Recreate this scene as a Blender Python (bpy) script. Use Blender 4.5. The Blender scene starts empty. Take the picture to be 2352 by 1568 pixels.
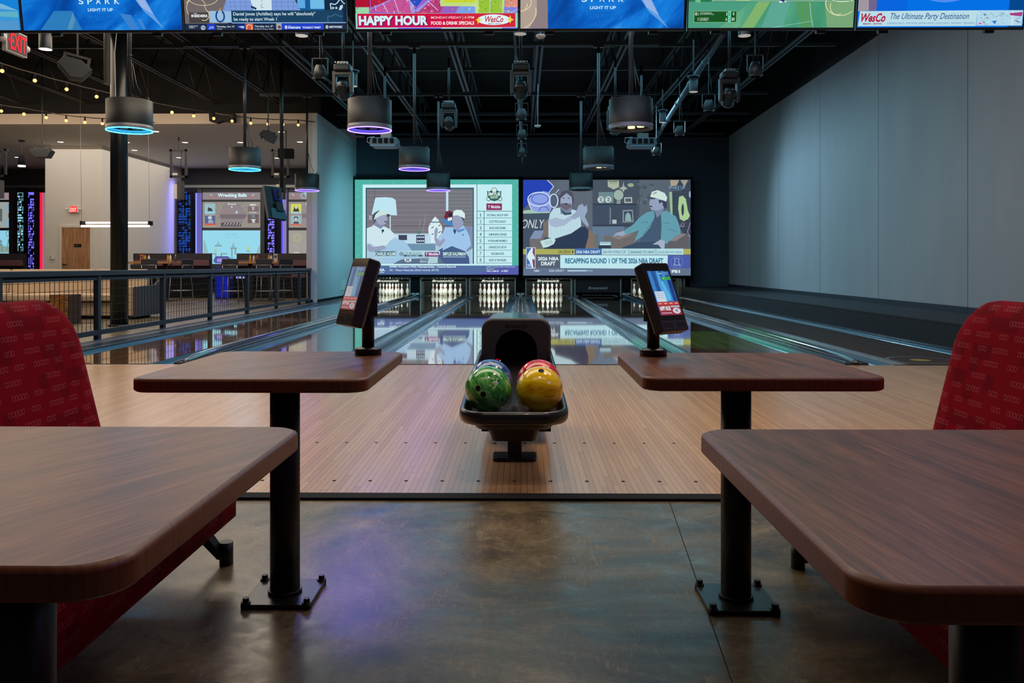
import bpy, bmesh, math, random
from mathutils import Vector, Matrix
random.seed(7)
R = math.radians
SC = bpy.context.scene
COL = SC.collection

# ------------------------------------------------------------------ camera
FPX, CAMH, YAW, HZ = 1872.0, 0.987, R(0.64), 610.0
cd = bpy.data.cameras.new('camera'); cam = bpy.data.objects.new('camera', cd); COL.objects.link(cam)
cam.location = (0, 0, CAMH); cam.rotation_euler = (R(90), 0, YAW)
cd.sensor_width = 36; cd.lens = FPX / 2352 * 36; cd.shift_y = -(784 - HZ) / 2352
cd.clip_end = 200; cd.clip_start = 0.02
SC.camera = cam
# ------------------------------------------------------------------ view, world
vs = SC.view_settings
vs.view_transform = 'Standard'; vs.look = 'None'; vs.gamma = 1; vs.exposure = 0.0; vs.use_curve_mapping = False
w = bpy.data.worlds.new('world'); SC.world = w; w.use_nodes = True
w.node_tree.nodes['Background'].inputs[0].default_value = (0.55, 0.6, 0.8, 1)
w.node_tree.nodes['Background'].inputs[1].default_value = 0.035

# ------------------------------------------------------------------ room lights, with unseen fills added
def area(name, loc, sx, sy, power, col, rot=(0, 0, 0), spread=180):
    l = bpy.data.lights.new(name, 'AREA'); l.shape = 'RECTANGLE'; l.size = sx; l.size_y = sy
    l.energy = power; l.color = col; l.spread = R(spread)
    o = bpy.data.objects.new(name, l); o.location = loc; o.rotation_euler = rot; COL.objects.link(o); return o
def spot(name, loc, target, power, col, ang=40, blend=.5, size=.1):
    l = bpy.data.lights.new(name, 'SPOT'); l.energy = power; l.color = col; l.spot_size = R(ang); l.spot_blend = blend
    l.shadow_soft_size = size
    o = bpy.data.objects.new(name, l); o.location = loc
    o.rotation_euler = (Vector(target) - Vector(loc)).to_track_quat('-Z', 'Y').to_euler(); COL.objects.link(o); return o
WARM, NEUT, BLUE, TEAL = (1, .80, .58), (1, .95, .88), (.25, .4, 1), (.35, .8, 1)
area('approach_light', (-.5, 6.0, 5.0), 9, 2.2, 230, (1, .86, .70))
area('approach_cool_light', (0.3, 9.5, 5.0), 8, 2, 65, (.6, .8, 1))
area('seating_light', (0, 1.9, 4.6), 5, 1.2, 30, (1, .84, .68))
spot('ball_fill', (.1, 2.3, 4.5), (-.03, 3.9, .4), 95, (1, .9, .74), 16, 1, .08)  # unseen spot added to brighten the balls in the rack
spot('violet_patch_fill', (-1.5, 6.75, 2.9), (-.50, 2.75, 0), 150, (.22, .12, 1), 9, 1, .05)  # added spot, stands in for the violet ring's reflection on the concrete
area('lane_light', (0, 17, 5.0), 9, 8, 300, (.30, .80, 1))
area('lounge_light', (-10, 14, 4.9), 6, 9, 400, WARM)
area('header_fill', (-11, 18.6, 4.5), 9, .5, 70, (1, .78, .56), (R(80), 0, 0), 140)  # fill added to brighten the header, separate from the string bulbs
area('left_lane_fill', (-4.4, 11.5, 4.9), 2, 5, 150, (1, .82, .62))  # unseen fill added to lift the lanes on the left
area('arcade_light', (-11.5, 26, 4.6), 9, 8, 340, (1, .9, .80))
spot('wall_wash', (2.7, 22.0, 4.7), (6.6, 17.5, .8), 850, (.42, .74, 1), 88, 1, .5)
spot('wall_wash_near', (0.8, 9, 4.2), (6.4, 13.5, 1.7), 90, (.72, .72, 1), 90, 1, .5)
spot('teal_wash', (-2.0, 23.0, 3.0), (-5.4, 24.6, 1.6), 300, (.16, .82, 1), 110, 1, .3)
spot('lane_projector_green', (2.2, 13.0, 4.7), (2.6, 11.0, 0), 1500, (.12, 1, .2), 30, .4, .02)
spot('corridor_glow', (-9.5, 22.5, 2.6), (-8.6, 22.0, 0), 300, (.15, .2, 1), 42, .8, .2)
spot('violet_floor_fill', (-2.0, 6.5, 4.6), (-1.3, 5.0, 0), 70, (.55, .3, 1), 42, 1, .3)  # added spot that tints the approach violet, no fixture here
spot('warm_floor_spot', (1.6, 4.4, 4.6), (0.6, 4.3, 0), 170, (1, .66, .34), 60, 1, .3)
area('purple_table_glow', (3.6, 1.4, 3.4), 1.5, 1.5, 16, (.45, .3, 1), (R(0), R(25), 0))

# ------------------------------------------------------------------ helpers
def s2l(c):
    c = c / 255.0
    return c / 12.92 if c <= 0.04045 else ((c + 0.055) / 1.055) ** 2.4
def lin(c): return (s2l(c[0]), s2l(c[1]), s2l(c[2]), 1)
def at(px, py, Y):
    """photo pixel + distance along the room -> point"""
    a = (px - 1176) / FPX
    d = Y / (math.cos(YAW) + a * math.sin(YAW))
    return Vector((d * (-math.sin(YAW) + a * math.cos(YAW)), Y, CAMH + d * (HZ - py) / FPX))
def atz(px, py, z):
    a = (px - 1176) / FPX
    d = (z - CAMH) * FPX / (HZ - py)
    return Vector((d * (-math.sin(YAW) + a * math.cos(YAW)), d * (math.cos(YAW) + a * math.sin(YAW)), z))

_m = {}
def mat(name, col=(128, 128, 128), rough=.5, metal=0, emit=0, spec=.5, coat=0, bump=0, bscale=200):
    if name in _m: return _m[name]
    m = bpy.data.materials.new(name); m.use_nodes = True; nt = m.node_tree
    b = nt.nodes['Principled BSDF']
    b.inputs['Base Color'].default_value = lin(col); b.inputs['Roughness'].default_value = rough
    b.inputs['Metallic'].default_value = metal; b.inputs['Specular IOR Level'].default_value = spec
    b.inputs['Coat Weight'].default_value = coat
    if emit:
        b.inputs['Emission Color'].default_value = lin(col); b.inputs['Emission Strength'].default_value = emit
    if bump:
        n = nt.nodes.new('ShaderNodeTexNoise'); n.inputs['Scale'].default_value = bscale
        tc = nt.nodes.new('ShaderNodeTexCoord'); nt.links.new(tc.outputs['Object'], n.inputs['Vector'])
        bp = nt.nodes.new('ShaderNodeBump'); bp.inputs['Strength'].default_value = bump; bp.inputs['Distance'].default_value = .002
        nt.links.new(n.outputs['Fac'], bp.inputs['Height']); nt.links.new(bp.outputs['Normal'], b.inputs['Normal'])
    _m[name] = m; return m
def em(col, st=1.0):
    """a lit colour of a screen or lamp"""
    k = 'glow_%d_%d_%d_%g' % (col[0], col[1], col[2], st)
    if k in _m: return _m[k]
    m = bpy.data.materials.new(k); m.use_nodes = True; nt = m.node_tree
    b = nt.nodes['Principled BSDF']; b.inputs['Base Color'].default_value = (0, 0, 0, 1)
    b.inputs['Roughness'].default_value = .4; b.inputs['Specular IOR Level'].default_value = .1
    b.inputs['Emission Color'].default_value = lin(col); b.inputs['Emission Strength'].default_value = st
    _m[k] = m; return m
class NT:
    """tiny node builder"""
    def __init__(s, name, rough=.5, spec=.5, coat=0):
        s.m = bpy.data.materials.new(name); s.m.use_nodes = True; s.t = s.m.node_tree; _m[name] = s.m
        s.b = s.t.nodes['Principled BSDF']; s.b.inputs['Roughness'].default_value = rough
        s.b.inputs['Specular IOR Level'].default_value = spec; s.b.inputs['Coat Weight'].default_value = coat
    def lk(s, a, b): s.t.links.new(a, b)
    def _in(s, sock, v):
        if v is None: return
        if hasattr(v, 'links') or hasattr(v, 'is_output'): s.lk(v, sock)
        else: sock.default_value = v
    def M(s, op, a, b=None, c=None):
        n = s.t.nodes.new('ShaderNodeMath'); n.operation = op
        s._in(n.inputs[0], a); s._in(n.inputs[1], b); s._in(n.inputs[2], c); return n.outputs[0]
    def coord(s, kind='Object'):
        return s.t.nodes.new('ShaderNodeTexCoord').outputs[kind]
    def map(s, v, scale=(1, 1, 1), rot=(0, 0, 0), loc=(0, 0, 0)):
        n = s.t.nodes.new('ShaderNodeMapping'); s.lk(v, n.inputs[0])
        n.inputs['Scale'].default_value = scale; n.inputs['Rotation'].default_value = rot; n.inputs['Location'].default_value = loc
        return n.outputs[0]
    def xyz(s, v):
        n = s.t.nodes.new('ShaderNodeSeparateXYZ'); s.lk(v, n.inputs[0]); return n.outputs
    def comb(s, x, y, z=0):
        n = s.t.nodes.new('ShaderNodeCombineXYZ'); s._in(n.inputs[0], x); s._in(n.inputs[1], y); s._in(n.inputs[2], z); return n.outputs[0]
    def noise(s, v, scale=5, detail=4, rough=.5, dist=0):
        n = s.t.nodes.new('ShaderNodeTexNoise'); s.lk(v, n.inputs['Vector']); n.inputs['Scale'].default_value = scale
        n.inputs['Detail'].default_value = detail; n.inputs['Roughness'].default_value = rough; n.inputs['Distortion'].default_value = dist
        return n.outputs['Fac']
    def white(s, v):
        n = s.t.nodes.new('ShaderNodeTexWhiteNoise'); n.noise_dimensions = '3D'; s.lk(v, n.inputs['Vector']); return n.outputs['Value']
    def ramp(s, v, stops):
        n = s.t.nodes.new('ShaderNodeValToRGB'); s.lk(v, n.inputs[0]); e = n.color_ramp.elements
        e[0].position = stops[0][0]; e[0].color = lin(stops[0][1]); e[1].position = stops[-1][0]; e[1].color = lin(stops[-1][1])
        for p, c in stops[1:-1]:
            q = e.new(p); q.color = lin(c)
        return n.outputs[0]
    def mix(s, f, a, b, mode='MIX'):
        n = s.t.nodes.new('ShaderNodeMix'); n.data_type = 'RGBA'; n.blend_type = mode
        s._in(n.inputs[0], f)
        for sock, v in ((n.inputs[6], a), (n.inputs[7], b)):
            if isinstance(v, tuple): sock.default_value = v
            else: s.lk(v, sock)
        return n.outputs[2]
    def bump(s, h, st=.2, dist=.002):
        n = s.t.nodes.new('ShaderNodeBump'); n.inputs['Strength'].default_value = st; n.inputs['Distance'].default_value = dist
        s.lk(h, n.inputs['Height']); s.lk(n.outputs[0], s.b.inputs['Normal'])
    def base(s, c): s.lk(c, s.b.inputs['Base Color'])
    def rough(s, c): s.lk(c, s.b.inputs['Roughness'])

WM = {}
class MB:
    def __init__(s): s.bm = bmesh.new(); s.mats = []; s.uv = None
    def mi(s, m):
        if m not in s.mats: s.mats.append(m)
        return s.mats.index(m)
    def face(s, pts, m, flip=False):
        vs_ = [s.bm.verts.new(p) for p in pts]
        try: f = s.bm.faces.new(vs_)
        except ValueError: return None
        f.material_index = s.mi(m); return f
    def box(s, x0, x1, y0, y1, z0, z1, m, M=None):
        c = [(x0, y0, z0), (x1, y0, z0), (x1, y1, z0), (x0, y1, z0), (x0, y0, z1), (x1, y0, z1), (x1, y1, z1), (x0, y1, z1)]
        if M is not None: c = [M @ Vector(p) for p in c]
        v = [s.bm.verts.new(p) for p in c]; k = s.mi(m)
        for q in ((0, 3, 2, 1), (4, 5, 6, 7), (0, 1, 5, 4), (1, 2, 6, 5), (2, 3, 7, 6), (3, 0, 4, 7)):
            s.bm.faces.new([v[i] for i in q]).material_index = k
        return s
    def cyl(s, p0, p1, r0, m, r1=None, n=16, caps=True):
        p0, p1 = Vector(p0), Vector(p1); r1 = r0 if r1 is None else r1
        d = (p1 - p0).normalized(); a = d.orthogonal().normalized(); b = d.cross(a); k = s.mi(m)
        A = [s.bm.verts.new(p0 + (a * math.cos(t) + b * math.sin(t)) * r0) for t in [2 * math.pi * i / n for i in range(n)]]
        B = [s.bm.verts.new(p1 + (a * math.cos(t) + b * math.sin(t)) * r1) for t in [2 * math.pi * i / n for i in range(n)]]
        for i in range(n):
            f = s.bm.faces.new((A[i], A[(i + 1) % n], B[(i + 1) % n], B[i])); f.material_index = k; f.smooth = n > 6
        if caps:
            s.bm.faces.new(list(reversed(A))).material_index = k; s.bm.faces.new(B).material_index = k
        return s
    def tube(s, pts, r, m, n=8, caps=True):
        pts = [Vector(p) for p in pts]; k = s.mi(m); rings = []; a = None
        for i, p in enumerate(pts):
            d = (pts[min(i + 1, len(pts) - 1)] - pts[max(i - 1, 0)]).normalized()
            a = d.orthogonal().normalized() if a is None else (a - d * a.dot(d)).normalized()
            b = d.cross(a); rr = r[i] if isinstance(r, (list, tuple)) else r
            rings.append([s.bm.verts.new(p + (a * math.cos(2 * math.pi * j / n) + b * math.sin(2 * math.pi * j / n)) * rr) for j in range(n)])
        for A, B in zip(rings, rings[1:]):
            for j in range(n):
                f = s.bm.faces.new((A[j], A[(j + 1) % n], B[(j + 1) % n], B[j])); f.material_index = k; f.smooth = True
        if caps:
            s.bm.faces.new(list(reversed(rings[0]))).material_index = k; s.bm.faces.new(rings[-1]).material_index = k
        return s
    def prism(s, poly, fn, m, c0, c1, smooth=False):
        """poly of (a, b); fn(a, b, c) -> point; extruded from c0 to c1"""
        k = s.mi(m); A = [s.bm.verts.new(fn(a, b, c0)) for a, b in poly]; B = [s.bm.verts.new(fn(a, b, c1)) for a, b in poly]; n = len(poly)
        for i in range(n):
            f = s.bm.faces.new((A[i], A[(i + 1) % n], B[(i + 1) % n], B[i])); f.material_index = k; f.smooth = smooth
        s.bm.faces.new(list(reversed(A))).material_index = k; s.bm.faces.new(B).material_index = k
        return s
    def lathe(s, prof, m, c=(0, 0, 0), n=24, cap=True, M=None):
        k = s.mi(m); rings = []; c = Vector(c)
        for r, z in prof:
            ring = []
            for i in range(n):
                t = 2 * math.pi * i / n; p = Vector((r * math.cos(t), r * math.sin(t), z))
                if M is not None: p = M @ p
                ring.append(s.bm.verts.new(c + p))
            rings.append(ring)
        ks = k if isinstance(k, list) else None
        for A, B in zip(rings, rings[1:]):
            for j in range(n):
                f = s.bm.faces.new((A[j], A[(j + 1) % n], B[(j + 1) % n], B[j])); f.material_index = k; f.smooth = True
        if cap:
            if prof[0][0] > 1e-6: s.bm.faces.new(list(reversed(rings[0]))).material_index = k
            if prof[-1][0] > 1e-6: s.bm.faces.new(rings[-1]).material_index = k
        return s
    def loft(s, rings, m, closed=True, caps=True, smooth=True):
        k = s.mi(m); V = [[s.bm.verts.new(p) for p in r] for r in rings]; n = len(V[0])
        for A, B in zip(V, V[1:]):
            for j in range(n if closed else n - 1):
                f = s.bm.faces.new((A[j], A[(j + 1) % n], B[(j + 1) % n], B[j])); f.material_index = k; f.smooth = smooth
        if caps and closed:
            s.bm.faces.new(list(reversed(V[0]))).material_index = k; s.bm.faces.new(V[-1]).material_index = k
        return s
    def sphere(s, c, r, m, n=24, M=None):
        prof = [(r * math.sin(math.pi * i / (n // 2)) if 0 < i < n // 2 else 1e-5, -r * math.cos(math.pi * i / (n // 2))) for i in range(n // 2 + 1)]
        return s.lathe(prof, m, c, n, False, M)
    def build(s, name, parent=None, bevel=0, seg=2, smooth=False, origin=None, weld=False, uvf=None, recalc=True):
        bm = s.bm
        if weld: bmesh.ops.remove_doubles(bm, verts=bm.verts, dist=1e-5)
        if recalc: bmesh.ops.recalc_face_normals(bm, faces=bm.faces)
        if bevel:
            ed = [e for e in bm.edges if len(e.link_faces) == 2 and e.calc_face_angle(0) > R(35)]
            bmesh.ops.bevel(bm, geom=ed, offset=bevel, segments=seg, affect='EDGES', profile=.5, clamp_overlap=True)
            for f in bm.faces: f.smooth = smooth or f.smooth
        elif smooth:
            for f in bm.faces: f.smooth = True
        if uvf:
            ul = bm.loops.layers.uv.new('UVMap')
            for f in bm.faces:
                for l in f.loops: l[ul].uv = uvf(l.vert.co, f.normal)
        me = bpy.data.meshes.new(name)
        root = None
        if parent is not None:
            root = parent
            while root.parent is not None: root = root.parent
            mw = WM.get(root.name)
            if mw is not None: bmesh.ops.transform(bm, matrix=mw.inverted(), verts=bm.verts)
        loc = None
        if parent is None:
            if origin is None and len(bm.verts):
                xs = [v.co.x for v in bm.verts]; ys = [v.co.y for v in bm.verts]; zs = [v.co.z for v in bm.verts]
                loc = Vector(((min(xs) + max(xs)) / 2, (min(ys) + max(ys)) / 2, min(zs)))
            else: loc = Vector(origin or (0, 0, 0))
            bmesh.ops.translate(bm, vec=-loc, verts=bm.verts)
        bm.to_mesh(me); bm.free()
        for m in s.mats: me.materials.append(m)
        o = bpy.data.objects.new(name, me); COL.objects.link(o)
        if parent is not None: o.parent = parent
        if loc is not None: o.location = loc
        return o
def tag(o, label=None, cat=None, group=None, kind=None):
    if label: o['label'] = label
    if cat: o['category'] = cat
    if group: o['group'] = group
    if kind: o['kind'] = kind
    return o
def thing(name, label, cat, loc=(0, 0, 0), rz=0, group=None):
    o = bpy.data.objects.new(name, None); COL.objects.link(o); o.empty_display_size = .1
    o.location = loc; o.rotation_euler = (0, 0, rz); WM[o.name] = Matrix.Translation(loc) @ Matrix.Rotation(rz, 4, 'Z')
    return tag(o, label, cat, group)
KIDS = {}
def dup(root, loc=None, rz=None, label=None, group=None, scale=None, rot=None):
    kids = {}
    for o in COL.objects:
        if o.parent is not None: kids.setdefault(o.parent.name, []).append(o)
    def rec(o, par):
        c = o.copy(); COL.objects.link(c)
        if par is not None: c.parent = par
        for k in kids.get(o.name, []): rec(k, c)
        return c
    r = rec(root, None)
    if loc is not None: r.location = loc
    if rz is not None: r.rotation_euler = (0, 0, rz)
    if rot is not None: r.rotation_euler = rot
    if scale: r.scale = scale if isinstance(scale, tuple) else (scale,) * 3
    if label: r['label'] = label
    if group: r['group'] = group
    return r
def struct(o): o['kind'] = 'structure'; return o

# ---- lettering
_tc = {}
def txt(s, bold=0.0, shear=0.0):
    k = (s, bold, shear)
    if k in _tc: return _tc[k]
    cu = bpy.data.curves.new('lettering', 'FONT'); cu.body = s; cu.offset = bold; cu.shear = shear
    cu.resolution_u = 3; cu.fill_mode = 'FRONT'
    ob = bpy.data.objects.new('lettering', cu); me = ob.to_mesh()
    V = [(v.co.x, v.co.y) for v in me.vertices]; Fc = [tuple(p.vertices) for p in me.polygons]
    ob.to_mesh_clear(); bpy.data.objects.remove(ob); bpy.data.curves.remove(cu)
    if not V: V = [(0, 0), (1, 1)]
    x0 = min(v[0] for v in V); x1 = max(v[0] for v in V); y0 = min(v[1] for v in V); y1 = max(v[1] for v in V)
    V = [((v[0] - x0) / (x1 - x0), (v[1] - y0) / (y1 - y0)) for v in V]
    _tc[k] = (V, Fc, x1 - x0, y1 - y0); return _tc[k]
def put_text(mb, s, fn, m, bold=0, shear=0):
    """fn(u, v) maps 0..1 box to a point"""
    V, Fc, _, _ = txt(s, bold, shear); k = mb.mi(m)
    vv = [mb.bm.verts.new(fn(*v)) for v in V]
    for f in Fc:
        try: mb.bm.faces.new([vv[i] for i in f]).material_index = k
        except ValueError: pass
class Disp:
    """a flat lit picture: coordinates (a, b) are pixels of a zoomed view, crop = (ox, oy, scale); rect = its edges in photo pixels"""
    def __init__(s, TL, TR, BL, rect, crop, step=.002, st=1.0):
        s.TL, s.Rv, s.Dv = Vector(TL), Vector(TR) - Vector(TL), Vector(BL) - Vector(TL); s.rect = rect; s.crop = crop
        s.N = s.Dv.cross(s.Rv).normalized() * -1; s.n = 0; s.step = step; s.mb = MB(); s.st = st
        if s.N.y > 0: s.N = -s.N
    def P(s, a, b):
        x = s.crop[0] + a / s.crop[2]; y = s.crop[1] + b / s.crop[2]
        x0, y0, x1, y1 = s.rect
        u = min(max((x - x0) / (x1 - x0), 0), 1); v = min(max((y - y0) / (y1 - y0), 0), 1)
        return s.TL + s.Rv * u + s.Dv * v + s.N * (s.n * s.step)
    def c(s, col): return em(col, s.st)
    def poly(s, pts, col):
        s.n += 1; s.mb.face([s.P(*p) for p in pts], s.c(col)); return s
    def rect_(s, a0, b0, a1, b1, col): return s.poly([(a0, b0), (a1, b0), (a1, b1), (a0, b1)], col)
    def full(s, col):
        s.n += 1; s.mb.face([s.TL + s.N * s.n * s.step, s.TL + s.Rv + s.N * s.n * s.step, s.TL + s.Rv + s.Dv + s.N * s.n * s.step, s.TL + s.Dv + s.N * s.n * s.step], s.c(col)); return s
    def fullm(s, m):
        s.n += 1; s.mb.face([s.TL + s.N * s.n * s.step, s.TL + s.Rv + s.N * s.n * s.step, s.TL + s.Rv + s.Dv + s.N * s.n * s.step, s.TL + s.Dv + s.N * s.n * s.step], m); return s
    def ell(s, a, b, ra, rb, col, n=20): return s.poly([(a + ra * math.cos(2 * math.pi * i / n), b + rb * math.sin(2 * math.pi * i / n)) for i in range(n)], col)
    def ring(s, a, b, ra, rb, w, col, n=20, t0=0, t1=360):
        s.n += 1
        for i in range(n):
            A, B = [R(t0 + (t1 - t0) * j / n) for j in (i, i + 1)]
            s.mb.face([s.P(a + (ra + q) * math.cos(t), b + (rb + q) * math.sin(t)) for t, q in ((A, 0), (B, 0), (B, w), (A, w))], s.c(col))
        return s
    def line(s, pts, w, col):
        s.n += 1
        for p, q in zip(pts, pts[1:]):
            dx, dy = q[0] - p[0], q[1] - p[1]; L = math.hypot(dx, dy) or 1; nx, ny = -dy / L * w / 2, dx / L * w / 2
            s.mb.face([s.P(p[0] + nx, p[1] + ny), s.P(q[0] + nx, q[1] + ny), s.P(q[0] - nx, q[1] - ny), s.P(p[0] - nx, p[1] - ny)], s.c(col))
        return s
    def text(s, t, a0, b0, a1, b1, col, bold=0.0, shear=0.0):
        s.n += 1; put_text(s.mb, t, lambda u, v: s.P(a0 + (a1 - a0) * u, b1 + (b0 - b1) * v), s.c(col), bold, shear); return s
    def build(s, name, parent): return s.mb.build(name, parent, recalc=False)

# ------------------------------------------------------------------ materials
BLK = mat('black_metal', (26, 27, 30), .42)
BLKS = mat('black_satin', (20, 20, 22), .3)
BLKM = mat('matt_black', (17, 18, 22), .8, spec=.2)
CEILM = mat('ceiling_black', (24, 25, 28), .7, spec=.3)
STEEL = mat('painted_steel', (66, 77, 86), .45)
STRUT = mat('galvanised_strut', (100, 118, 130), .4, .6)
WHITE = mat('white_plastic', (215, 215, 212), .5)
CHROME = mat('chrome', (190, 190, 190), .25, 1)
GREYM = mat('grey_metal', (120, 125, 125), .4, .7)
NAVY = mat('navy_fence', (34, 46, 58), .4)
CHAR = mat('charcoal_fabric', (76, 70, 72), .85)
BEIGE = mat('beige_upholstery', (190, 165, 138), .7, bump=.2)
GUT = mat('gutter_plastic', (62, 112, 134), .25, coat=.3)
CAPM = mat('divider_plastic', (40, 48, 56), .25, coat=.3)
PWHITE = mat('painted_white_wall', (205, 200, 192), .75)
PINM = mat('pin_white', (238, 238, 228), .25)
PINR = mat('pin_red', (190, 30, 35), .3)
GLASSY = mat('dark_glass', (10, 11, 13), .08)

# walnut laminate
def walnut(name, ang, warm):
    n = NT(name, .34, .45)
    v0 = n.map(n.coord(), rot=(0, 0, ang))
    g = n.noise(n.map(v0, scale=(7, 110, 20)), 1.0, 6, .6, .6)
    g2 = n.noise(n.map(v0, scale=(1.2, 11, 2)), 1.0, 5, .6, 1.6)
    c1 = n.ramp(g, [(.3, (98, 52, 32)), (.5, (142, 84, 52)), (.7, (172, 112, 74))])
    c2 = n.ramp(g2, [(.3, (168, 150, 142)), (.5, (230, 220, 215)), (.7, (255, 255, 255))])
    n.base(n.mix(1.0, c1, c2, 'MULTIPLY'))
    return n.m
WALN_L = walnut('walnut_laminate', R(-62), 0); WALN_R = walnut('walnut_laminate_cross', R(-96), 0)

# concrete
n = NT('polished_concrete', .35, .5)
v = n.coord()
a = n.noise(v, 1.1, 10, .66, 2.6); b_ = n.noise(v, 4.0, 10, .68, 2.2); c_ = n.noise(n.map(v, (1, 1, 1), (0, 0, .5)), 22, 6, .7, 2.0)
col = n.ramp(a, [(.30, (66, 57, 42)), (.44, (112, 98, 74)), (.55, (146, 128, 98)), (.72, (190, 172, 138))])
col = n.mix(n.M('MULTIPLY', b_, .7), col, n.ramp(b_, [(.35, (50, 47, 40)), (.6, (120, 110, 92)), (.7, (170, 160, 138))]), 'OVERLAY')
sc_ = n.ramp(n.M('MULTIPLY', n.noise(n.map(v, (60, 9, 1), (0, 0, .8)), 1, 6, .7, 1.5), n.M('ADD', b_, .35)), [(.50, (0, 0, 0)), (.60, (150, 140, 120))])
fg = n.noise(v, 55, 5, .75); col = n.mix(.55, col, n.ramp(fg, [(.3, (70, 70, 70)), (.5, (190, 190, 190)), (.7, (255, 255, 255))]), 'MULTIPLY')
col = n.mix(.35, col, sc_, 'SCREEN')
n.base(col)
n.rough(n.M('MULTIPLY_ADD', b_, .5, .07)); n.bump(c_, .1, .001)
CONC = n.m
# maple approach and lanes
def boards(name, stops, rough, w=.0274, dark=.72, coat=0, sp=.5, gap=.035, rvar=0):
    n = NT(name, rough, sp, coat)
    x, y, z = n.xyz(n.coord())
    xs = n.M('DIVIDE', x, w); cell = n.M('FLOOR', xs); fx = n.M('SUBTRACT', xs, cell)
    off = n.white(n.comb(cell, 3.3, 0)); ys = n.M('ADD', n.M('DIVIDE', y, 1.35), n.M('MULTIPLY', off, 7)); cy = n.M('FLOOR', ys)
    wv = n.white(n.comb(cell, cy, 1.0))
    g = n.noise(n.comb(n.M('MULTIPLY', x, 160), n.M('MULTIPLY', y, 9), n.M('MULTIPLY', wv, 30)), 1, 4, .6, .5)
    f = n.M('ADD', n.M('MULTIPLY', wv, .55), n.M('MULTIPLY', g, .5))
    c = n.ramp(f, stops)
    e = n.M('LESS_THAN', n.M('ABSOLUTE', n.M('SUBTRACT', fx, .5)), .5 - gap)
    ey = n.M('GREATER_THAN', n.M('SUBTRACT', ys, cy), .002)
    m_ = n.M('MULTIPLY', e, ey)
    n.base(n.mix(m_, n.mix(1 - dark, (0.01, .006, .003, 1), c), c))
    if rvar:
        r2 = n.noise(n.comb(n.M('MULTIPLY', x, 1.5), n.M('MULTIPLY', y, 5), 0), 1, 3, .6)
        n.rough(n.M('MULTIPLY_ADD', r2, rvar, rough - rvar / 2))
        n.bump(n.noise(n.comb(n.M('MULTIPLY', x, .5), n.M('MULTIPLY', y, 14), 0), 1, 2, .5), .035, .002)
    return n.m
APPR = boards('maple_approach', [(.1, (184, 134, 90)), (.5, (198, 150, 104)), (1.0, (212, 168, 122))], .27, sp=.6, coat=.35)
APPR.node_tree.nodes['Principled BSDF'].inputs['Coat Roughness'].default_value = .25
LANE = boards('oiled_lane', [(.2, (118, 82, 56)), (.5, (146, 104, 74)), (.85, (164, 120, 88))], .05, sp=.8, coat=1, rvar=.03)
DECKP = mat('pin_deck', (150, 130, 95), .25, coat=.4)
# red bench velvet with chains of small rings
n = NT('red_velvet', .9, .1)
uv = n.coord('UV'); u, v, _z = n.xyz(uv)
row = n.M('DIVIDE', v, .043); ri = n.M('FLOOR', row); rf = n.M('SUBTRACT', row, ri)
rnd = n.white(n.comb(ri, 1.7, 0))
uc = n.M('ADD', n.M('DIVIDE', u, .0155), n.M('FLOOR', n.M('MULTIPLY', rnd, 40))); ci = n.M('FLOOR', uc); cf = n.M('SUBTRACT', uc, ci)
dx = n.M('DIVIDE', n.M('SUBTRACT', n.M('ADD', cf, n.M('MULTIPLY', n.M('SUBTRACT', rf, .5), -.5)), .5), .40)
dy = n.M('DIVIDE', n.M('SUBTRACT', rf, .5), .17)
rr = n.M('SQRT', n.M('ADD', n.M('POWER', n.M('ABSOLUTE', dx), 2.6), n.M('POWER', n.M('ABSOLUTE', dy), 2.6)))
ring = n.M('LESS_THAN', n.M('ABSOLUTE', n.M('SUBTRACT', rr, 1.0)), .17)
md = n.M('FLOORED_MODULO', ci, 13.0)
g1 = n.M('LESS_THAN', md, 4.5); g2 = n.M('MULTIPLY', n.M('GREATER_THAN', md, 6.5), n.M('LESS_THAN', md, 9.5))
fl = n.M('GREATER_THAN', rnd, .25); g2 = n.M('MULTIPLY', g2, fl)
msk = n.M('MULTIPLY', ring, n.M('MAXIMUM', g1, g2))
blot = n.white(n.comb(n.M('FLOOR', n.M('DIVIDE', u, .05)), n.M('FLOOR', n.M('DIVIDE', v, .045)), 4))
fz = n.noise(n.coord(), 400, 2, .5)
basec = n.mix(n.M('MULTIPLY', n.M('LESS_THAN', blot, .25), .45), lin((150, 2, 30)), lin((92, 2, 24)))
basec = n.mix(n.M('MULTIPLY', fz, .35), basec, lin((96, 0, 14)))
n.base(n.mix(n.M('MULTIPLY', msk, .45), basec, lin((205, 120, 134))))
n.b.inputs['Sheen Weight'].default_value = 0.0; n.b.inputs['Sheen Tint'].default_value = (1, .2, .3, 1)
RED = n.m
# marbled ball
def marble(name, c1, c2, c3, sc=6, ang=0):
    n = NT(name, .1, .5, .5)
    v = n.map(n.map(n.coord(), rot=(ang * .4, ang, .3)), (3, 3, .7)); a = n.noise(v, sc, 6, .6, 2.2)
    n.base(n.ramp(a, [(.33, c1), (.5, c2), (.68, c3)])); return n.m
# perforated drum
n = NT('perforated_black', .5, .4)
x, y, z = n.xyz(n.coord())
th = n.M('ARCTAN2', y, x); a = n.M('MULTIPLY', th, 160 / math.pi / 1.0)
fa = n.M('SUBTRACT', n.M('FRACT', a), .5); fz_ = n.M('SUBTRACT', n.M('FRACT', n.M('DIVIDE', z, .0055 * 2)), .5)
d = n.M('SQRT', n.M('ADD', n.M('POWER', fa, 2), n.M('POWER', fz_, 2)))
n.base(n.mix(n.M('LESS_THAN', d, .3), lin((27, 28, 32)), lin((7, 7, 8))))
PERF = n.m
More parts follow.
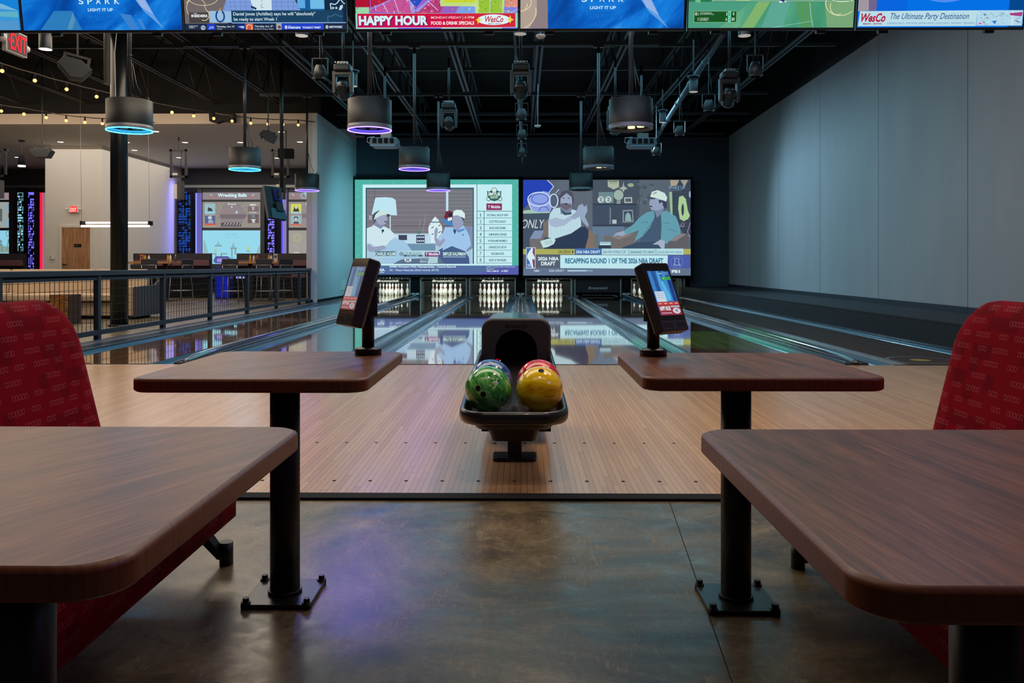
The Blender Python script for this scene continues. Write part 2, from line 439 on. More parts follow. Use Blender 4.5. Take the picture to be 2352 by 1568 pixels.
# door oak
n = NT('oak_door_wood', .45); v = n.map(n.coord(), (30, 30, 2.2)); g = n.noise(v, 1, 6, .6, .8)
n.base(n.ramp(g, [(.3, (120, 82, 54)), (.5, (160, 116, 82)), (.7, (184, 142, 106))])); OAK = n.m
n = NT('carved_wood', .5); v = n.map(n.coord(), (5, 5, 9)); g = n.noise(v, 1, 3, .5, 3.0)
n.base(n.ramp(g, [(.45, (110, 66, 36)), (.52, (190, 130, 40)), (.56, (120, 74, 42)), (.8, (150, 96, 60))])); CARV = n.m
# grey wall with faint vertical rolling
n = NT('roller_grey_wall', .75); v = n.map(n.coord(), (3, 1.2, .35)); g = n.noise(v, 1.5, 5, .5)
n.base(n.ramp(g, [(.3, (156, 158, 160)), (.7, (164, 166, 168))])); GREYW = n.m
# corrugated deck
n = NT('corrugated_deck', .65, .3); x, y, z = n.xyz(n.coord()); g = n.M('SINE', n.M('MULTIPLY', y, 40))
n.base(n.mix(n.M('MULTIPLY_ADD', g, .5, .5), lin((15, 16, 19)), lin((30, 32, 36)))); n.bump(g, .8, .03); DECK = n.m

# ------------------------------------------------------------------ room shell
CEIL_Z, DROP_Z, FAR_Y, BACK_Y = 6.3, 4.70, 31.0, 27.6
LX = -5.32                                # inner face of the wall between lounge and lanes
def wallX(y): return 6.13 + .0207 * y
m = MB(); m.box(-24, 7.2, -5, 3.42, -.3, 0, CONC); m.box(-24, -5.42, 3.42, FAR_Y + .3, -.3, 0, CONC)
struct(m.build('floor', origin=(0, 0, 0)))
m = MB(); m.box(-5.42, 6.9, 3.50, 8.1, -.3, .004, APPR)
for x in [i * .165 - 3.0 for i in range(-3, 44)]:
    for y, s in ((3.72, 1), (4.52, 1)):
        if s: m.cyl((x + (.05 if y > 4 else 0), y, .003), (x + (.05 if y > 4 else 0), y, .0052), .009, BLKM, n=8)
tag(struct(m.build('floor_approach', origin=(0, 0, 0))), 'narrow-board maple approach floor in front of the lanes')
m = MB(); m.box(-5.46, 6.3, 3.42, 3.50, -.02, .012, BLKM)
tag(struct(m.build('trim_1', bevel=.004)), 'black edge strip between the concrete and the wooden approach')
m = MB(); m.cyl((0, 0, 0), (0, 0, 0), .1, BLK) if False else None
# saw cuts in the concrete
jm = mat('saw_cut', (20, 18, 16), .9)
for (xa, ya, xb, yb) in ((.62, 3.41, .44, 1.2), (-.9, 1.2, -.95, 1.0)):
    dx, dy = xb - xa, yb - ya; L = math.hypot(dx, dy); nx, ny = -dy / L * .0016, dx / L * .0016
    m.face([(xa + nx, ya + ny, .0006), (xb + nx, yb + ny, .0006), (xb - nx, yb - ny, .0006), (xa - nx, ya - ny, .0006)], jm)
struct(m.build('floor_joint'))
# ceilings
m = MB(); m.box(-24, 7.6, -5, BACK_Y + 4, CEIL_Z, CEIL_Z + .2, DECK); struct(m.build('ceiling', origin=(0, 0, CEIL_Z)))
m = MB(); m.box(-24, LX, 21.45, FAR_Y + .1, DROP_Z, DROP_Z + .12, PWHITE); tag(struct(m.build('ceiling_lowered')), 'white lowered ceiling of the game room')
# header and jamb at the mouth of the game room
m = MB(); m.box(-24, LX - .01, 21.25, 21.45, DROP_Z - .0, 4.97, mat('header_paint', (214, 200, 186), .7)); struct(m.build('wall_header'))
m = MB(); m.box(-5.60, -5.45, 21.2, 21.5, 0, 4.97, mat('jamb_paint', (188, 178, 172), .7)); m.box(-5.62, -5.43, 21.18, 21.5, 0, .1, BLKM); struct(m.build('wall_jamb'))
m = MB(); m.box(-24, 7, 21.5, 21.7, 4.97, CEIL_Z, CEILM) if False else m.box(-24, LX, 21.46, 21.66, 4.97, CEIL_Z, CEILM); struct(m.build('wall_upper'))
# wall beside the lanes
m = MB(); m.box(-5.45, LX, 21.2, BACK_Y, 0, 4.97, mat('teal_lit_wall', (190, 196, 198), .55)); m.box(LX, LX + .015, 21.2, BACK_Y, 0, .10, BLKM); struct(m.build('wall_left'))
# back wall
m = MB(); m.box(LX, 7.2, BACK_Y, BACK_Y + .2, 0, CEIL_Z, BLKM)
m.box(LX, wallX(26.5) + .2, 26.25, 26.35, 3.75, 5.12, mat('back_wall_charcoal', (62, 74, 88), .7)); m.box(5.42, wallX(26.2), 26.25, 26.35, .3, 3.75, mat('back_wall_charcoal'))
struct(m.build('wall_back'))
# right wall: grey panel wall above a dark ledge
m = MB()
def wq(y0, y1, z0, z1, mt, off=0.0):
    m.face([(wallX(y0) - off, y0, z0), (wallX(y1) - off, y1, z0), (wallX(y1) - off, y1, z1), (wallX(y0) - off, y0, z1)], mt)
ys = [-5, 5, 8.7, 11.7, 14.75, 17.8, 20.85, 23.7, 26.25]
for a, b in zip(ys, ys[1:]): wq(a + .006, b - .006, .32, 5.14, GREYW)
wq(-5, 26.4, .30, 5.16, mat('panel_seam', (70, 72, 76), .8), -.012)
m.box(0, 0, 0, 0, 0, 0, BLK)
wq(-5, 26.4, 5.14, CEIL_Z, BLKM, .02); wq(-5, 26.4, 0, .32, BLKM)
wq(-5, 26.25, .315, .40, mat('dark_blue_trim', (30, 38, 48), .5), .03)
struct(m.build('wall_right'))
LEDG = mat('ledge_top', (32, 32, 35), .6)
m = MB()
m.prism([(5.06, -5), (5.06, 26.2), (wallX(26.2) - .02, 26.2), (wallX(-5) - .02, -5)], lambda a, b, c: (a, b, c), mat('ledge_black', (13, 13, 15), .7), 0, .30)
m.prism([(5.055, -5), (5.055, 26.2), (wallX(26.2) - .02, 26.2), (wallX(-5) - .02, -5)], lambda a, b, c: (a, b, c), LEDG, .30, .32)
tag(struct(m.build('wall_ledge')), 'low black ledge along the right wall')
# game room walls
m = MB(); m.box(-24, LX - .1, FAR_Y, FAR_Y + .2, 0, DROP_Z, mat('dark_game_wall', (38, 40, 48), .7)); struct(m.build('wall_far'))
m = MB(); m.box(-14.75, -12.98, 25.1, FAR_Y, 0, DROP_Z, PWHITE)
m.box(-14.76, -12.97, 25.09, FAR_Y, 0, .1, mat('base_trim', (150, 148, 145), .6)); tag(struct(m.build('wall_block')), 'pale wall block with the oak door')
m = MB(); m.box(-24.2, -24, -5, FAR_Y, 0, CEIL_Z, BLKM); struct(m.build('wall_side'))
# rail along the far wall
# joists
jx = [-21.5, -19.8, -18.1, -16.4, -14.7, -13, -11.3, -9.6, -7.95, -6.3, -4.65, -3.0, -1.33, .36, 1.98, 3.6, 5.2]
jy1 = {True: 21.2, False: 26.2}
for x in jx:
    m = MB(); y1 = jy1[x < -5.3]; y0 = 3.0
    st = STEEL if x > -5.3 else mat('warm_dark_steel', (46, 43, 42), .5)
    for s in (-1, 1):
        m.box(x + s * .045 - .03, x + s * .045 + .03, y0, y1, 5.20, 5.235, st); m.box(x + s * .02 - .004, x + s * .02 + .004, y0, y1, 5.20, 5.26, st)
        m.box(x + s * .045 - .03, x + s * .045 + .03, y0, y1, 6.02, 6.06, st)
    k = 0; y = y0
    while y < y1 - .6:
        m.cyl((x, y, 5.22), (x, y + .6, 6.04), .016, st, n=5, caps=False); m.cyl((x, y + .6, 6.04), (x, y + 1.2, 5.22), .016, st, n=5, caps=False); y += 1.2
    tag(struct(m.build('ceiling_beam')), 'dark open-web steel joist under the ceiling deck')
for i, (y, z, x0, x1) in enumerate([(7.5, 5.6, -22, 6.2), (10.85, 5.14, -22, 6.2), (12.5, 5.26, -22, 6.2), (15.4, 5.14, -6.4, 2.6), (16.1, 5.3, -22, 6.2), (17.9, 5.27, -3.2, 4.6), (19.9, 5.14, -6.4, 3), (20.6, 5.3, -1, 6.2), (22.9, 5.22, -5.2, 6.4), (24.3, 5.27, -5.2, 6.4), (26.1, 5.16, -5.3, 6.5)]):
    m = MB(); m.box(x0, x1, y - .03, y + .03, z, z + .07, STEEL); tag(struct(m.build('ceiling_bridging')), 'dark steel cross member between the joists')
# conduit runs seen as brighter diagonal struts
for (xa, ya, za, xb, yb, zb, r, mt, lb) in ((-4.3, 14.6, 5.05, -3.95, 26.0, 5.0, .035, STRUT, 'grey sprinkler pipe left of the pendants'),
                                     (-.12, 14.2, 5.12, 0.05, 25.5, 4.2, .03, mat('blue_lit_pipe', (100, 130, 140), .4, .5), 'slim pipe above the centre of the lanes'),
                                     (3.55, 14.3, 5.08, 3.9, 24.5, 4.6, .06, STRUT, 'thick grey duct pipe on the right side of the lanes')):
    m = MB(); m.cyl((xa, ya, za), (xb, yb, zb), r, mt, n=10)
    for k in range(1, 6):
        t = k / 6; c = Vector((xa, ya, za)).lerp(Vector((xb, yb, zb)), t); d = (Vector((xb, yb, zb)) - Vector((xa, ya, za))).normalized()
        m.cyl(c - d * .04, c + d * .04, r * 1.25, mt, n=10)
        m.cyl(c, c + Vector((0, 0, 1.0)), .006, BLK, n=5)
    tag(m.build('pipe'), lb + ' under the black ceiling', 'pipe')
# structural column
m = MB(); c = thing('support_column', 'tall round black steel column behind the mesh railing', 'column', (-6.57, 13.25, 0))
m.cyl((-6.57, 13.25, 0), (-6.57, 13.25, 6.2), .132, mat('column_paint', (17, 20, 26), .28), n=32); m.build('post', c)
m = MB(); m.cyl((-6.57, 13.25, 0), (-6.57, 13.25, .03), .17, BLK, n=24); m.build('base_plate', c)
m = MB(); m.cyl((-6.64, 13.0, 3.9), (-6.64, 13.0, 6.2), .05, GREYM, n=12); m.tube([(-6.5, 13.08, 6), (-6.45, 13.02, 5.2), (-6.52, 13.0, 4.4), (-6.5, 13.0, 3.5)], .008, WHITE, n=5); m.build('conduit', c)

# ------------------------------------------------------------------ lanes
LC = [-4.25, -2.483, -.903, .867, 2.447, 4.217]
LN = ['beside the mesh railing', 'second from the mesh railing', 'just left of the ball rack', 'just right of the ball rack', 'ending at the closed black masking panel', 'beside the low black ledge']
FOUL, DECK0, DECK1 = 8.1, 26.2, 27.44
for x, nm in zip(LC, LN):
    t = thing('bowling_lane', 'glossy dark wooden bowling lane ' + nm, 'bowling lane', (x, FOUL, 0), group='bowling lanes')
    m = MB(); m.box(x - .533, x + .533, FOUL, DECK0, -.05, .006, LANE); m.build('lane_surface', t)
    m = MB(); m.box(x - .533, x + .533, DECK0, DECK1, -.05, .006, DECKP); m.build('pin_deck', t)
    m = MB(); m.box(x - .533, x + .533, FOUL - .012, FOUL + .012, .004, .0075, BLKM); m.build('foul_line', t)
    for s in (-1, 1):
        m = MB(); prof = [(s * (.533 + .235 * (.5 - .5 * math.cos(math.pi * i / 10))), -.085 * math.sin(math.pi * i / 10) + .002) for i in range(11)]
        rings = [[(x + a, y, z) for a, z in prof] for y in (FOUL + .02, 27.0)]
        m.loft(rings, GUT, closed=False); m.build('gutter', t)
def cap(x0, x1, nm, track=False, lab=''):
    xc = (x0 + x1) / 2; hw = (x1 - x0) / 2
    t = thing('lane_divider', lab, 'lane divider', (xc, FOUL, 0), group='dividers between the lanes')
    m = MB(); m.box(x0, x1, FOUL + .02, DECK0, -.09, .02, CAPM); m.build('base', t, bevel=.008)
    m = MB()
    for s in (-1, 1): m.box(xc + s * (hw - .018) - .012, xc + s * (hw - .018) + .012, FOUL + .05, DECK0, .02, .030, mat('aluminium_rail', (150, 165, 175), .2, .8))
    m.build('rail', t)
    if track:
        m = MB(); w_ = hw - .045
        rings = []
        for y in (FOUL + .0, FOUL + .08, FOUL + .3, FOUL + .8, 14, 20, DECK0):
            q = min(1, (y - FOUL + .03) / .5) ** .5
            rings.append([(xc + w_ * q * math.cos(math.pi * i / 10), y, .02 + .075 * q * math.sin(math.pi * i / 10)) for i in range(11)])
        m.loft(rings, mat('track_cover', (72, 78, 84), .15, coat=.5), closed=True); m.build('track_cover', t)
    return t
def gx(i, s): return LC[i] + s * .768
cap(-5.20, gx(0, -1), '', lab='narrow lane divider below the mesh railing')
cap(gx(0, 1), gx(1, -1), '', True, 'wide divider with rounded ball track cover, nearest the mesh railing')
cap(gx(1, 1), gx(2, -1), '', lab='narrow lane divider rising behind the tilted kiosk on the left table')
cap(gx(2, 1), gx(3, -1), '', True, 'wide divider with track cover directly behind the ball rack')
cap(gx(3, 1), gx(4, -1), '', lab='narrow lane divider passing behind the kiosk on the right table')
cap(gx(4, 1), gx(5, -1), '', True, 'wide divider with rounded cover left of the darkest lane')
cap(gx(5, 1), 5.05, '', lab='narrow lane divider along the low black ledge')
m = MB(); m.box(-5.42, 6.4, FOUL, BACK_Y, -.35, -.1, BLKM); struct(m.build('floor_lane_bed'))
m = MB(); m.box(-5.46, -5.20, FOUL - 4.6, 26, -.02, .035, mat('curb_blue', (58, 68, 84), .35)); m.box(-5.22, -5.12, FOUL - .2, 26, -.02, .03, CAPM); tag(struct(m.build('trim_2')), 'low curb between the lounge floor and the lanes')

# pin deck partitions, pinsetter bars, pins
kb = [-5.26, -3.367, -1.69, -.018, 1.657, 3.33, 5.12]
KBL = ['under the left end of the big screens', 'between the two lanes nearest the mesh railing', 'between the second and third racks of pins', 'directly behind the ball rack', 'left of the closed masking panel', 'right of the closed masking panel', 'at the ledge end of the lanes']
for i, x in enumerate(kb):
    wd = .17 if i in (1, 3, 5) else .05
    t = thing('kickback_partition', 'dark pin deck partition with pale metal front edges ' + KBL[i], 'partition', (x, 25.9, 0), group='partitions between pin decks')
    m = MB(); m.box(x - wd, x + wd, 25.92, BACK_Y, 0, .66, mat('kickback', (44, 54, 50), .4)); m.build('side_panel', t)
    m = MB()
    for s in (-1, 1): m.box(x + s * wd - .02, x + s * wd + .02, 25.88, 25.93, 0, .64, mat('kickback_edge', (165, 180, 175), .35, .5))
    m.build('front_trim', t)
    if i in (1, 3, 5):
        m = MB(); m.box(x - wd + .03, x + wd - .03, 25.885, 25.92, .03, .62, BLKM); m.box(x - .12, x - .01, 25.88, 25.89, .06, .12, WHITE); m.box(x + .01, x + .12, 25.88, 25.89, .06, .12, WHITE); m.build('cover_plate', t)
LORD = ['in the rack nearest the mesh railing', 'in the second rack, beside the leaning kiosk', 'in the rack left of the ball track', 'in the rack right of the ball track', '', 'in the rack behind the right kiosk']
PP = [('head pin', 0, 0), ('pin in the second row, left', -.152, .264), ('pin in the second row, right', .152, .264),
      ('pin in the third row, left', -.305, .528), ('pin in the third row, middle', 0, .528), ('pin in the third row, right', .305, .528),
      ('pin in the back row, far left', -.457, .79), ('pin in the back row, inner left', -.152, .79), ('pin in the back row, inner right', .152, .79), ('pin in the back row, far right', .457, .79)]
prof = [(.0001, 0), (.0257, 0), (.0285, .006), (.036, .03), (.046, .057), (.057, .095), (.0605, .114), (.0575, .15), (.048, .184), (.037, .212), (.0275, .238), (.0232, .265), (.0229, .278), (.0245, .30), (.029, .325), (.0323, .344), (.031, .362), (.024, .376), (.012, .381), (.0001, .381)]
p0 = thing('bowling_pin', 'x', 'bowling pin', (0, 0, 0))
MB().lathe(prof, PINM, n=16, cap=False).build('pin_body', p0)
m = MB(); m.lathe([(.0296, .232), (.0262, .247)], PINR, n=16, cap=False); m.lathe([(.0243, .262), (.0240, .276)], PINR, n=16, cap=False); m.build('neck_stripe', p0)
m = MB(); m.cyl((0, 0, .381), (0, 0, .62), .0025, WHITE, n=5); m.build('string', p0)
used = False
for li in (0, 1, 2, 3, 5):
    for lb, dx, dy in PP:
        label = 'white %s, %s' % (lb, LORD[li]); loc = (LC[li] + dx, 26.4 + dy, .006)
        if not used:
            p0.location = loc; p0['label'] = label; p0['group'] = 'bowling pins'; WM[p0.name] = Matrix.Identity(4); used = True
        else: dup(p0, loc, 0, label, 'bowling pins')
for li in range(6):
    x = LC[li]
    if li == 4:
        t = thing('masking_panel', 'closed black masking panel with a pale maker name', 'masking panel', (x, 25.95, 0))
        m = MB(); m.box(x - .74, x + .74, 25.95, 26.0, .13, .66, mat('mask_black', (30, 33, 42), .4)); m.build('panel', t, bevel=.006)
        m = MB(); put_text(m, 'Brunswick', lambda u, v: (x - .32 + .64 * u, 25.945, .235 + .09 * v), mat('mask_letter', (190, 195, 205), .5), .02, .3); m.build('lettering', t)
        m = MB(); m.box(x - .52, x + .52, 25.94, 25.96, .045, .06, GREYM); m.build('bar', t)
    else:
        t = thing('pinsetter_bar', 'pinsetter bar with pale lettering ' + LORD[li].replace('in the', 'over the'), 'pinsetter bar', (x, 26.0, .4), group='pinsetter bars')
        m = MB(); m.box(x - .70, x + .70, 26.0, 26.1, .47, .55, BLKM); m.box(x - .70, x + .70, 25.99, 26.0, .475, .50, mat('bar_olive', (120, 120, 96), .4)); m.build('bar', t)
        m = MB(); put_text(m, 'Brunswick', lambda u, v: (x - .36 + .72 * u, 25.985, .47 + .07 * v), em((235, 240, 225)), .025, .3); m.build('lettering', t)
    area('pin_light', (x, 26.12, .62), 1.1, .08, 13 if li != 4 else .01, (.90, 1, .94), (R(52), 0, 0))
m = MB(); m.box(-5.3, 5.3, 27.45, 27.5, 0, .7, mat('pit_curtain', (20, 26, 24), .7)); tag(m.build('pit_curtain'), 'dark curtain behind the racks of pins', 'curtain')

# ------------------------------------------------------------------ two big screens
SY = 25.8
def big_screen(name, label, x0, y0, x1, y1, crop):
    t = thing(name, label, 'screen', at((x0 + x1) / 2, y1, SY))
    TL, TR, BL = at(x0, y0, SY), at(x1, y0, SY), at(x0, y1, SY)
    BL.x = TL.x; TR.z = TL.z
    d = Disp(TL, TR, BL, (x0, y0, x1, y1), crop, .0001)
    m = MB(); a, b, c, e = TL.x, TR.x, BL.z, TL.z
    for q in ((a - .09, b + .09, e, e + .09), (a - .09, b + .09, c - .09, c), (a - .09, a, c, e), (b, b + .09, c, e)):
        m.box(q[0], q[1], SY - .03, SY + .10, q[2], q[3], BLKM)
    m.box(a, b, SY + .003, SY + .10, c, e, BLKM); m.build('frame', t)
    return t, d
t, d = big_screen('wall_screen', 'big wall screen showing two seated men in caps and a green bordered topic list', 815, 412.5, 1195, 630.5, (800, 400, 5.88))
TEALG, PALE, DKT = (78, 178, 165), (200, 236, 242), (48, 92, 104)
d.full(TEALG)
for k in range(10):
    for a in (130, 2285): d.ring(a, 210 + k * 98, 14, 15, 5, (105, 198, 186), 10)
    for a in (185, 2235): d.ring(a, 160 + k * 98, 10, 12, 4, (98, 190, 178), 10)
for k in range(9): d.ring(300 + k * 245 + (k % 2) * 60, 115, 14, 13, 5, (105, 198, 186), 10)
d.rect_(195, 140, 2212, 1230, PALE); d.rect_(235, 183, 1697, 1224, DKT); d.rect_(250, 202, 1682, 1212, (122, 118, 128))
for k in range(26): d.rect_(250, 212 + k * 22.5, 1682, 216 + k * 22.5, (106, 100, 108) if k % 3 else (142, 140, 146))
d.rect_(355, 202, 362, 560, (96, 92, 100)); d.rect_(1322, 202, 1352, 500, (196, 226, 240)); d.rect_(1352, 202, 1682, 700, (118, 120, 128))
for k in range(20): d.rect_(1352, 215 + k * 24, 1682, 219 + k * 24, (140, 142, 148) if k % 2 else (104, 104, 112))
d.rect_(250, 800, 1682, 1212, (168, 200, 222)); d.rect_(600, 690, 1420, 700, (92, 80, 86)); d.rect_(640, 812, 1120, 940, (190, 218, 232)); d.rect_(780, 938, 1180, 1030, (110, 145, 172))
for a in (680, 920): d.rect_(a, 820, a + 115, 890 + (a > 900) * 40, (62, 68, 92))
for k in range(8): d.ell(940 + k % 4 * 26, 850 + (k // 4) * 50, 11, 13, (190, 210, 235), 8)
d.line([(960, 800), (970, 610)], 5, (150, 150, 160)); d.line([(1005, 800), (1050, 540)], 5, (165, 160, 165))
for k in range(9): d.line([(955, 805), (905 + k * 14, 745 + abs(k - 4) * 9)], 8, (92, 122, 112))
d.poly([(368, 316), (500, 310), (600, 320), (642, 350), (660, 556), (480, 548), (316, 540)], (190, 228, 242)); d.rect_(560, 560, 575, 760, (185, 220, 235))
for a, b in ((292, 572), (312, 572), (292, 600), (312, 600)): d.rect_(a - 8, b - 10, a + 6, b + 8, (190, 210, 225))
# seated man on the left of the picture
d.poly([(640, 870), (760, 900), (860, 1030), (960, 1212), (520, 1212), (420, 1030)], (160, 198, 226))
d.poly([(250, 730), (330, 700), (345, 680), (490, 705), (560, 740), (655, 840), (560, 900), (520, 960), (360, 975), (300, 930), (250, 960)], (205, 228, 236))
d.poly([(260, 930), (340, 985), (480, 960), (520, 1000), (410, 1040), (300, 1050), (258, 1020)], (150, 160, 188))
d.poly([(360, 650), (350, 690), (440, 740), (480, 700), (500, 655), (430, 640)], (132, 140, 168)); d.poly([(372, 590), (440, 555), (505, 545), (532, 600), (518, 640), (505, 672), (440, 690), (385, 650)], (158, 165, 192))
d.poly([(330, 560), (350, 525), (420, 485), (425, 550), (372, 600), (355, 668), (332, 610)], (62, 80, 96)); d.poly([(345, 620), (368, 545), (420, 495), (480, 487), (530, 510), (545, 535), (440, 560), (385, 590)], (202, 225, 222)); d.poly([(520, 535), (568, 545), (562, 570), (530, 572)], (60, 75, 90))
d.poly([(490, 632), (520, 636), (512, 648), (488, 645)], (60, 58, 76)); d.ell(468, 762, 18, 18, (30, 60, 78), 12); d.line([(463, 770), (462, 800)], 10, (30, 60, 78))
# ginger jar
d.poly([(1128, 640), (1140, 610), (1160, 590), (1178, 572), (1200, 600), (1222, 615), (1228, 650), (1262, 690), (1272, 740), (1258, 800), (1210, 850), (1205, 930), (1115, 930), (1118, 850), (1085, 790), (1082, 730), (1095, 680)], (214, 234, 240))
for k in range(22): d.ell(1105 + (k * 47) % 145, 680 + (k * 31) % 180, 10, 5, (62, 88, 110), 6)
d.rect_(1122, 640, 1230, 656, (90, 130, 152))
d.poly([(1320, 505), (1375, 492), (1418, 520), (1430, 600), (1410, 650), (1330, 660), (1290, 600)], (112, 40, 62)); d.poly([(1258, 610), (1300, 596), (1420, 650), (1420, 700), (1320, 690)], (72, 132, 190)); d.ell(1385, 548, 32, 26, (35, 40, 60), 12); d.poly([(1342, 592), (1400, 580), (1404, 622), (1348, 634)], (214, 236, 240))
# seated man on the right
d.poly([(1560, 700), (1682, 705), (1682, 1000), (1600, 1050)], (128, 140, 172))
d.poly([(1215, 1030), (1290, 985), (1420, 960), (1560, 1020), (1630, 1120), (1640, 1212), (1290, 1212), (1220, 1150)], (70, 92, 138))
d.poly([(1310, 715), (1420, 715), (1460, 760), (1555, 690), (1600, 760), (1640, 840), (1660, 960), (1580, 1040), (1400, 970), (1275, 1030), (1290, 930), (1255, 850)], (158, 196, 234))
d.poly([(1165, 760), (1190, 715), (1215, 740), (1205, 800), (1195, 860), (1240, 905), (1300, 860), (1310, 900), (1240, 985), (1190, 960), (1165, 880)], (150, 158, 188))
d.poly([(1412, 560), (1540, 560), (1560, 640), (1545, 700), (1480, 760), (1440, 740), (1418, 690), (1405, 630)], (150, 158, 188)); d.poly([(1520, 570), (1570, 570), (1562, 650), (1540, 610)], (80, 88, 110)); d.poly([(1410, 552), (1425, 500), (1460, 482), (1530, 485), (1575, 530), (1578, 600), (1545, 585), (1480, 556), (1418, 562)], (214, 236, 238))
d.poly([(1420, 735), (1465, 760), (1440, 815), (1420, 770)], (52, 84, 130)); d.poly([(1465, 760), (1560, 735), (1580, 750), (1490, 790)], (92, 140, 196)); d.ell(1552, 820, 8, 12, (60, 80, 120), 8)
# table and captions
d.poly([(720, 1150), (1240, 1120), (1300, 1212), (600, 1212)], (92, 112, 136)); d.ell(808, 1158, 46, 28, (212, 236, 240)); d.text('W', 780, 1135, 838, 1182, (60, 66, 90), .03, .2); d.poly([(985, 1130), (1075, 1118), (1060, 1190), (965, 1195)], (150, 176, 198)); d.text('PGA', 990, 1135, 1060, 1172, (60, 84, 110), .03, .2); d.poly([(1090, 1122), (1210, 1122), (1210, 1200), (1070, 1205)], (176, 206, 216))
d.rect_(365, 1040, 645, 1104, (66, 100, 118)); d.text('CHARLIE HULME', 366, 1050, 643, 1098, (216, 244, 244), .02); d.rect_(365, 1114, 645, 1120, PALE)
d.rect_(678, 1036, 1240, 1086, (180, 216, 226)); d.rect_(750, 1086, 1005, 1112, (70, 104, 116)); d.ell(720, 1074, 34, 28, (120, 160, 176)); d.text('THE SMYLIE SHOW', 758, 1048, 992, 1082, (88, 128, 148), .005); d.text('AT THE U.S. OPEN', 795, 1092, 950, 1110, PALE, .01)
d.rect_(1035, 1050, 1226, 1112, (124, 62, 112)); d.text('T Mobile', 1045, 1058, 1218, 1096, (222, 226, 240), .03); d.rect_(1278, 1040, 1588, 1104, (66, 100, 118)); d.text('SMYLIE KAUFMAN', 1280, 1052, 1586, 1100, (216, 244, 244), .02); d.rect_(1280, 1114, 1586, 1120, PALE)
# topic list
d.rect_(1735, 137, 1742, 1203, DKT); d.rect_(1742, 140, 2210, 1200, (196, 236, 242))
d.ell(1972, 285, 92, 72, (50, 104, 100)); d.ell(1972, 218, 34, 34, (210, 232, 226)); d.ring(1972, 218, 30, 30, 6, (40, 80, 80)); d.poly([(1875, 225), (1910, 245), (1880, 300)], (50, 104, 100)); d.poly([(2068, 225), (2034, 245), (2064, 300)], (50, 104, 100))
d.text('SMYLIE', 1890, 248, 2054, 292, (220, 242, 236), .04); d.text('SHOW', 1920, 296, 2024, 332, (200, 220, 180), .04); d.ring(1895, 335, 20, 24, 8, (60, 100, 92)); d.ring(2050, 335, 20, 24, 8, (60, 100, 92)); d.line([(1920, 345), (1972, 362), (2025, 345)], 12, (50, 90, 90))
d.rect_(1866, 396, 2076, 487, (140, 48, 96)); d.text('T Mobile', 1886, 422, 2054, 462, (214, 226, 236), .03)
TP = ["SK'S FINAL GROUP VIEW", "SCOTTIE'S SUNDAY", 'BACK NINE DRAMA', 'SAM BURNS SURGES', "WYNDHAM'S MOMENT", 'SHINNECOCK SETUP', 'FAN BEHAVIOR', 'RORY & TRAVELERS']
TW = [(1875, 2162), (1905, 2132), (1908, 2128), (1898, 2140), (1886, 2150), (1900, 2135), (1932, 2104), (1902, 2134)]
d.rect_(1742, 498, 2206, 505, DKT)
for k in range(8):
    b0 = 508 + k * 86.5; d.rect_(1742, b0 + 82, 2206, b0 + 87, DKT); d.text(str(k + 1), 1776 + (6 if k == 0 else 0), b0 + 22, 1800 - (8 if k == 0 else 0), b0 + 68, (40, 92, 112), .01); d.text(TP[k], TW[k][0], b0 + 30, TW[k][1], b0 + 62, (46, 100, 124), .025)
d.rect_(1832, 500, 1840, 1200, DKT)
d.rect_(80, 1234, 2345, 1370, (82, 108, 158)); d.poly([(1700, 1370), (2345, 1370), (2345, 1234), (2200, 1234)], (86, 92, 172)); d.rect_(200, 1210, 2212, 1232, PALE)
d.text('PGA', 400, 1272, 495, 1310, (224, 240, 250), .04); d.text('OPEN', 425, 1318, 485, 1334, (200, 220, 240), .02)
d.text("KPMG Women's PGA Championship - Course Record", 560, 1236, 1452, 1266, (228, 244, 250), .03); d.text('65 - Nasa Hataoka (final round, 2019)', 560, 1280, 1222, 1314, (200, 220, 242), .015)
d.text("KPMG Women's PGA Championship", 1868, 1242, 2250, 1260, (200, 216, 242), .01); d.text('Round 1', 1868, 1268, 1972, 1286, (200, 216, 242), .01); d.text('THU 11AM ET', 1868, 1298, 2036, 1318, (228, 240, 250), .03); d.text('GOLF', 2096, 1292, 2160, 1318, (228, 240, 250), .03, .2); d.ell(2078, 1308, 10, 9, (214, 228, 246), 8)
d.build('picture', t)

t, d = big_screen('wall_screen', 'big wall screen showing two men in armchairs above a white news banner', 1197.5, 413, 1586, 632.5, (1190, 400, 5.737))
BG = (88, 100, 114)
d.full(BG); d.poly([(48, 76), (385, 78), (470, 160), (400, 240), (300, 240), (48, 480)], (38, 66, 178)); d.rect_(540, 76, 980, 990, (94, 104, 118)); d.rect_(44, 515, 420, 990, (66, 82, 100)); d.rect_(980, 76, 1600, 700, (72, 84, 98)); d.rect_(980, 690, 1400, 990, (98, 122, 146))
for k in range(5): d.rect_(600 + k * 80, 76, 604 + k * 80, 700, (102, 112, 124))
d.line([(385, 78), (470, 160), (405, 245), (372, 300)], 10, (196, 212, 236))
d.poly([(125, 340), (200, 260), (330, 222), (420, 240), (440, 450), (420, 500), (190, 500), (140, 400)], (140, 160, 228)); d.ring(275, 330, 140, 85, 14, (202, 218, 240)); d.ring(290, 325, 105, 62, 10, (60, 90, 190)); d.ring(470, 350, 48, 82, 14, (202, 218, 240)); d.ring(470, 350, 28, 50, 8, (60, 80, 150)); d.line([(128, 340), (150, 410), (190, 490)], 12, (202, 218, 240)); d.ring(340, 490, 60, 60, 8, (60, 70, 150), 12, 180, 360)
d.line([(495, 250), (540, 200)], 8, (202, 218, 240)); d.poly([(44, 480), (150, 470), (300, 500), (420, 490), (420, 510), (44, 520)], (160, 196, 176)); d.text('ONLY', 44, 596, 350, 712, (206, 214, 220), 0, .3)
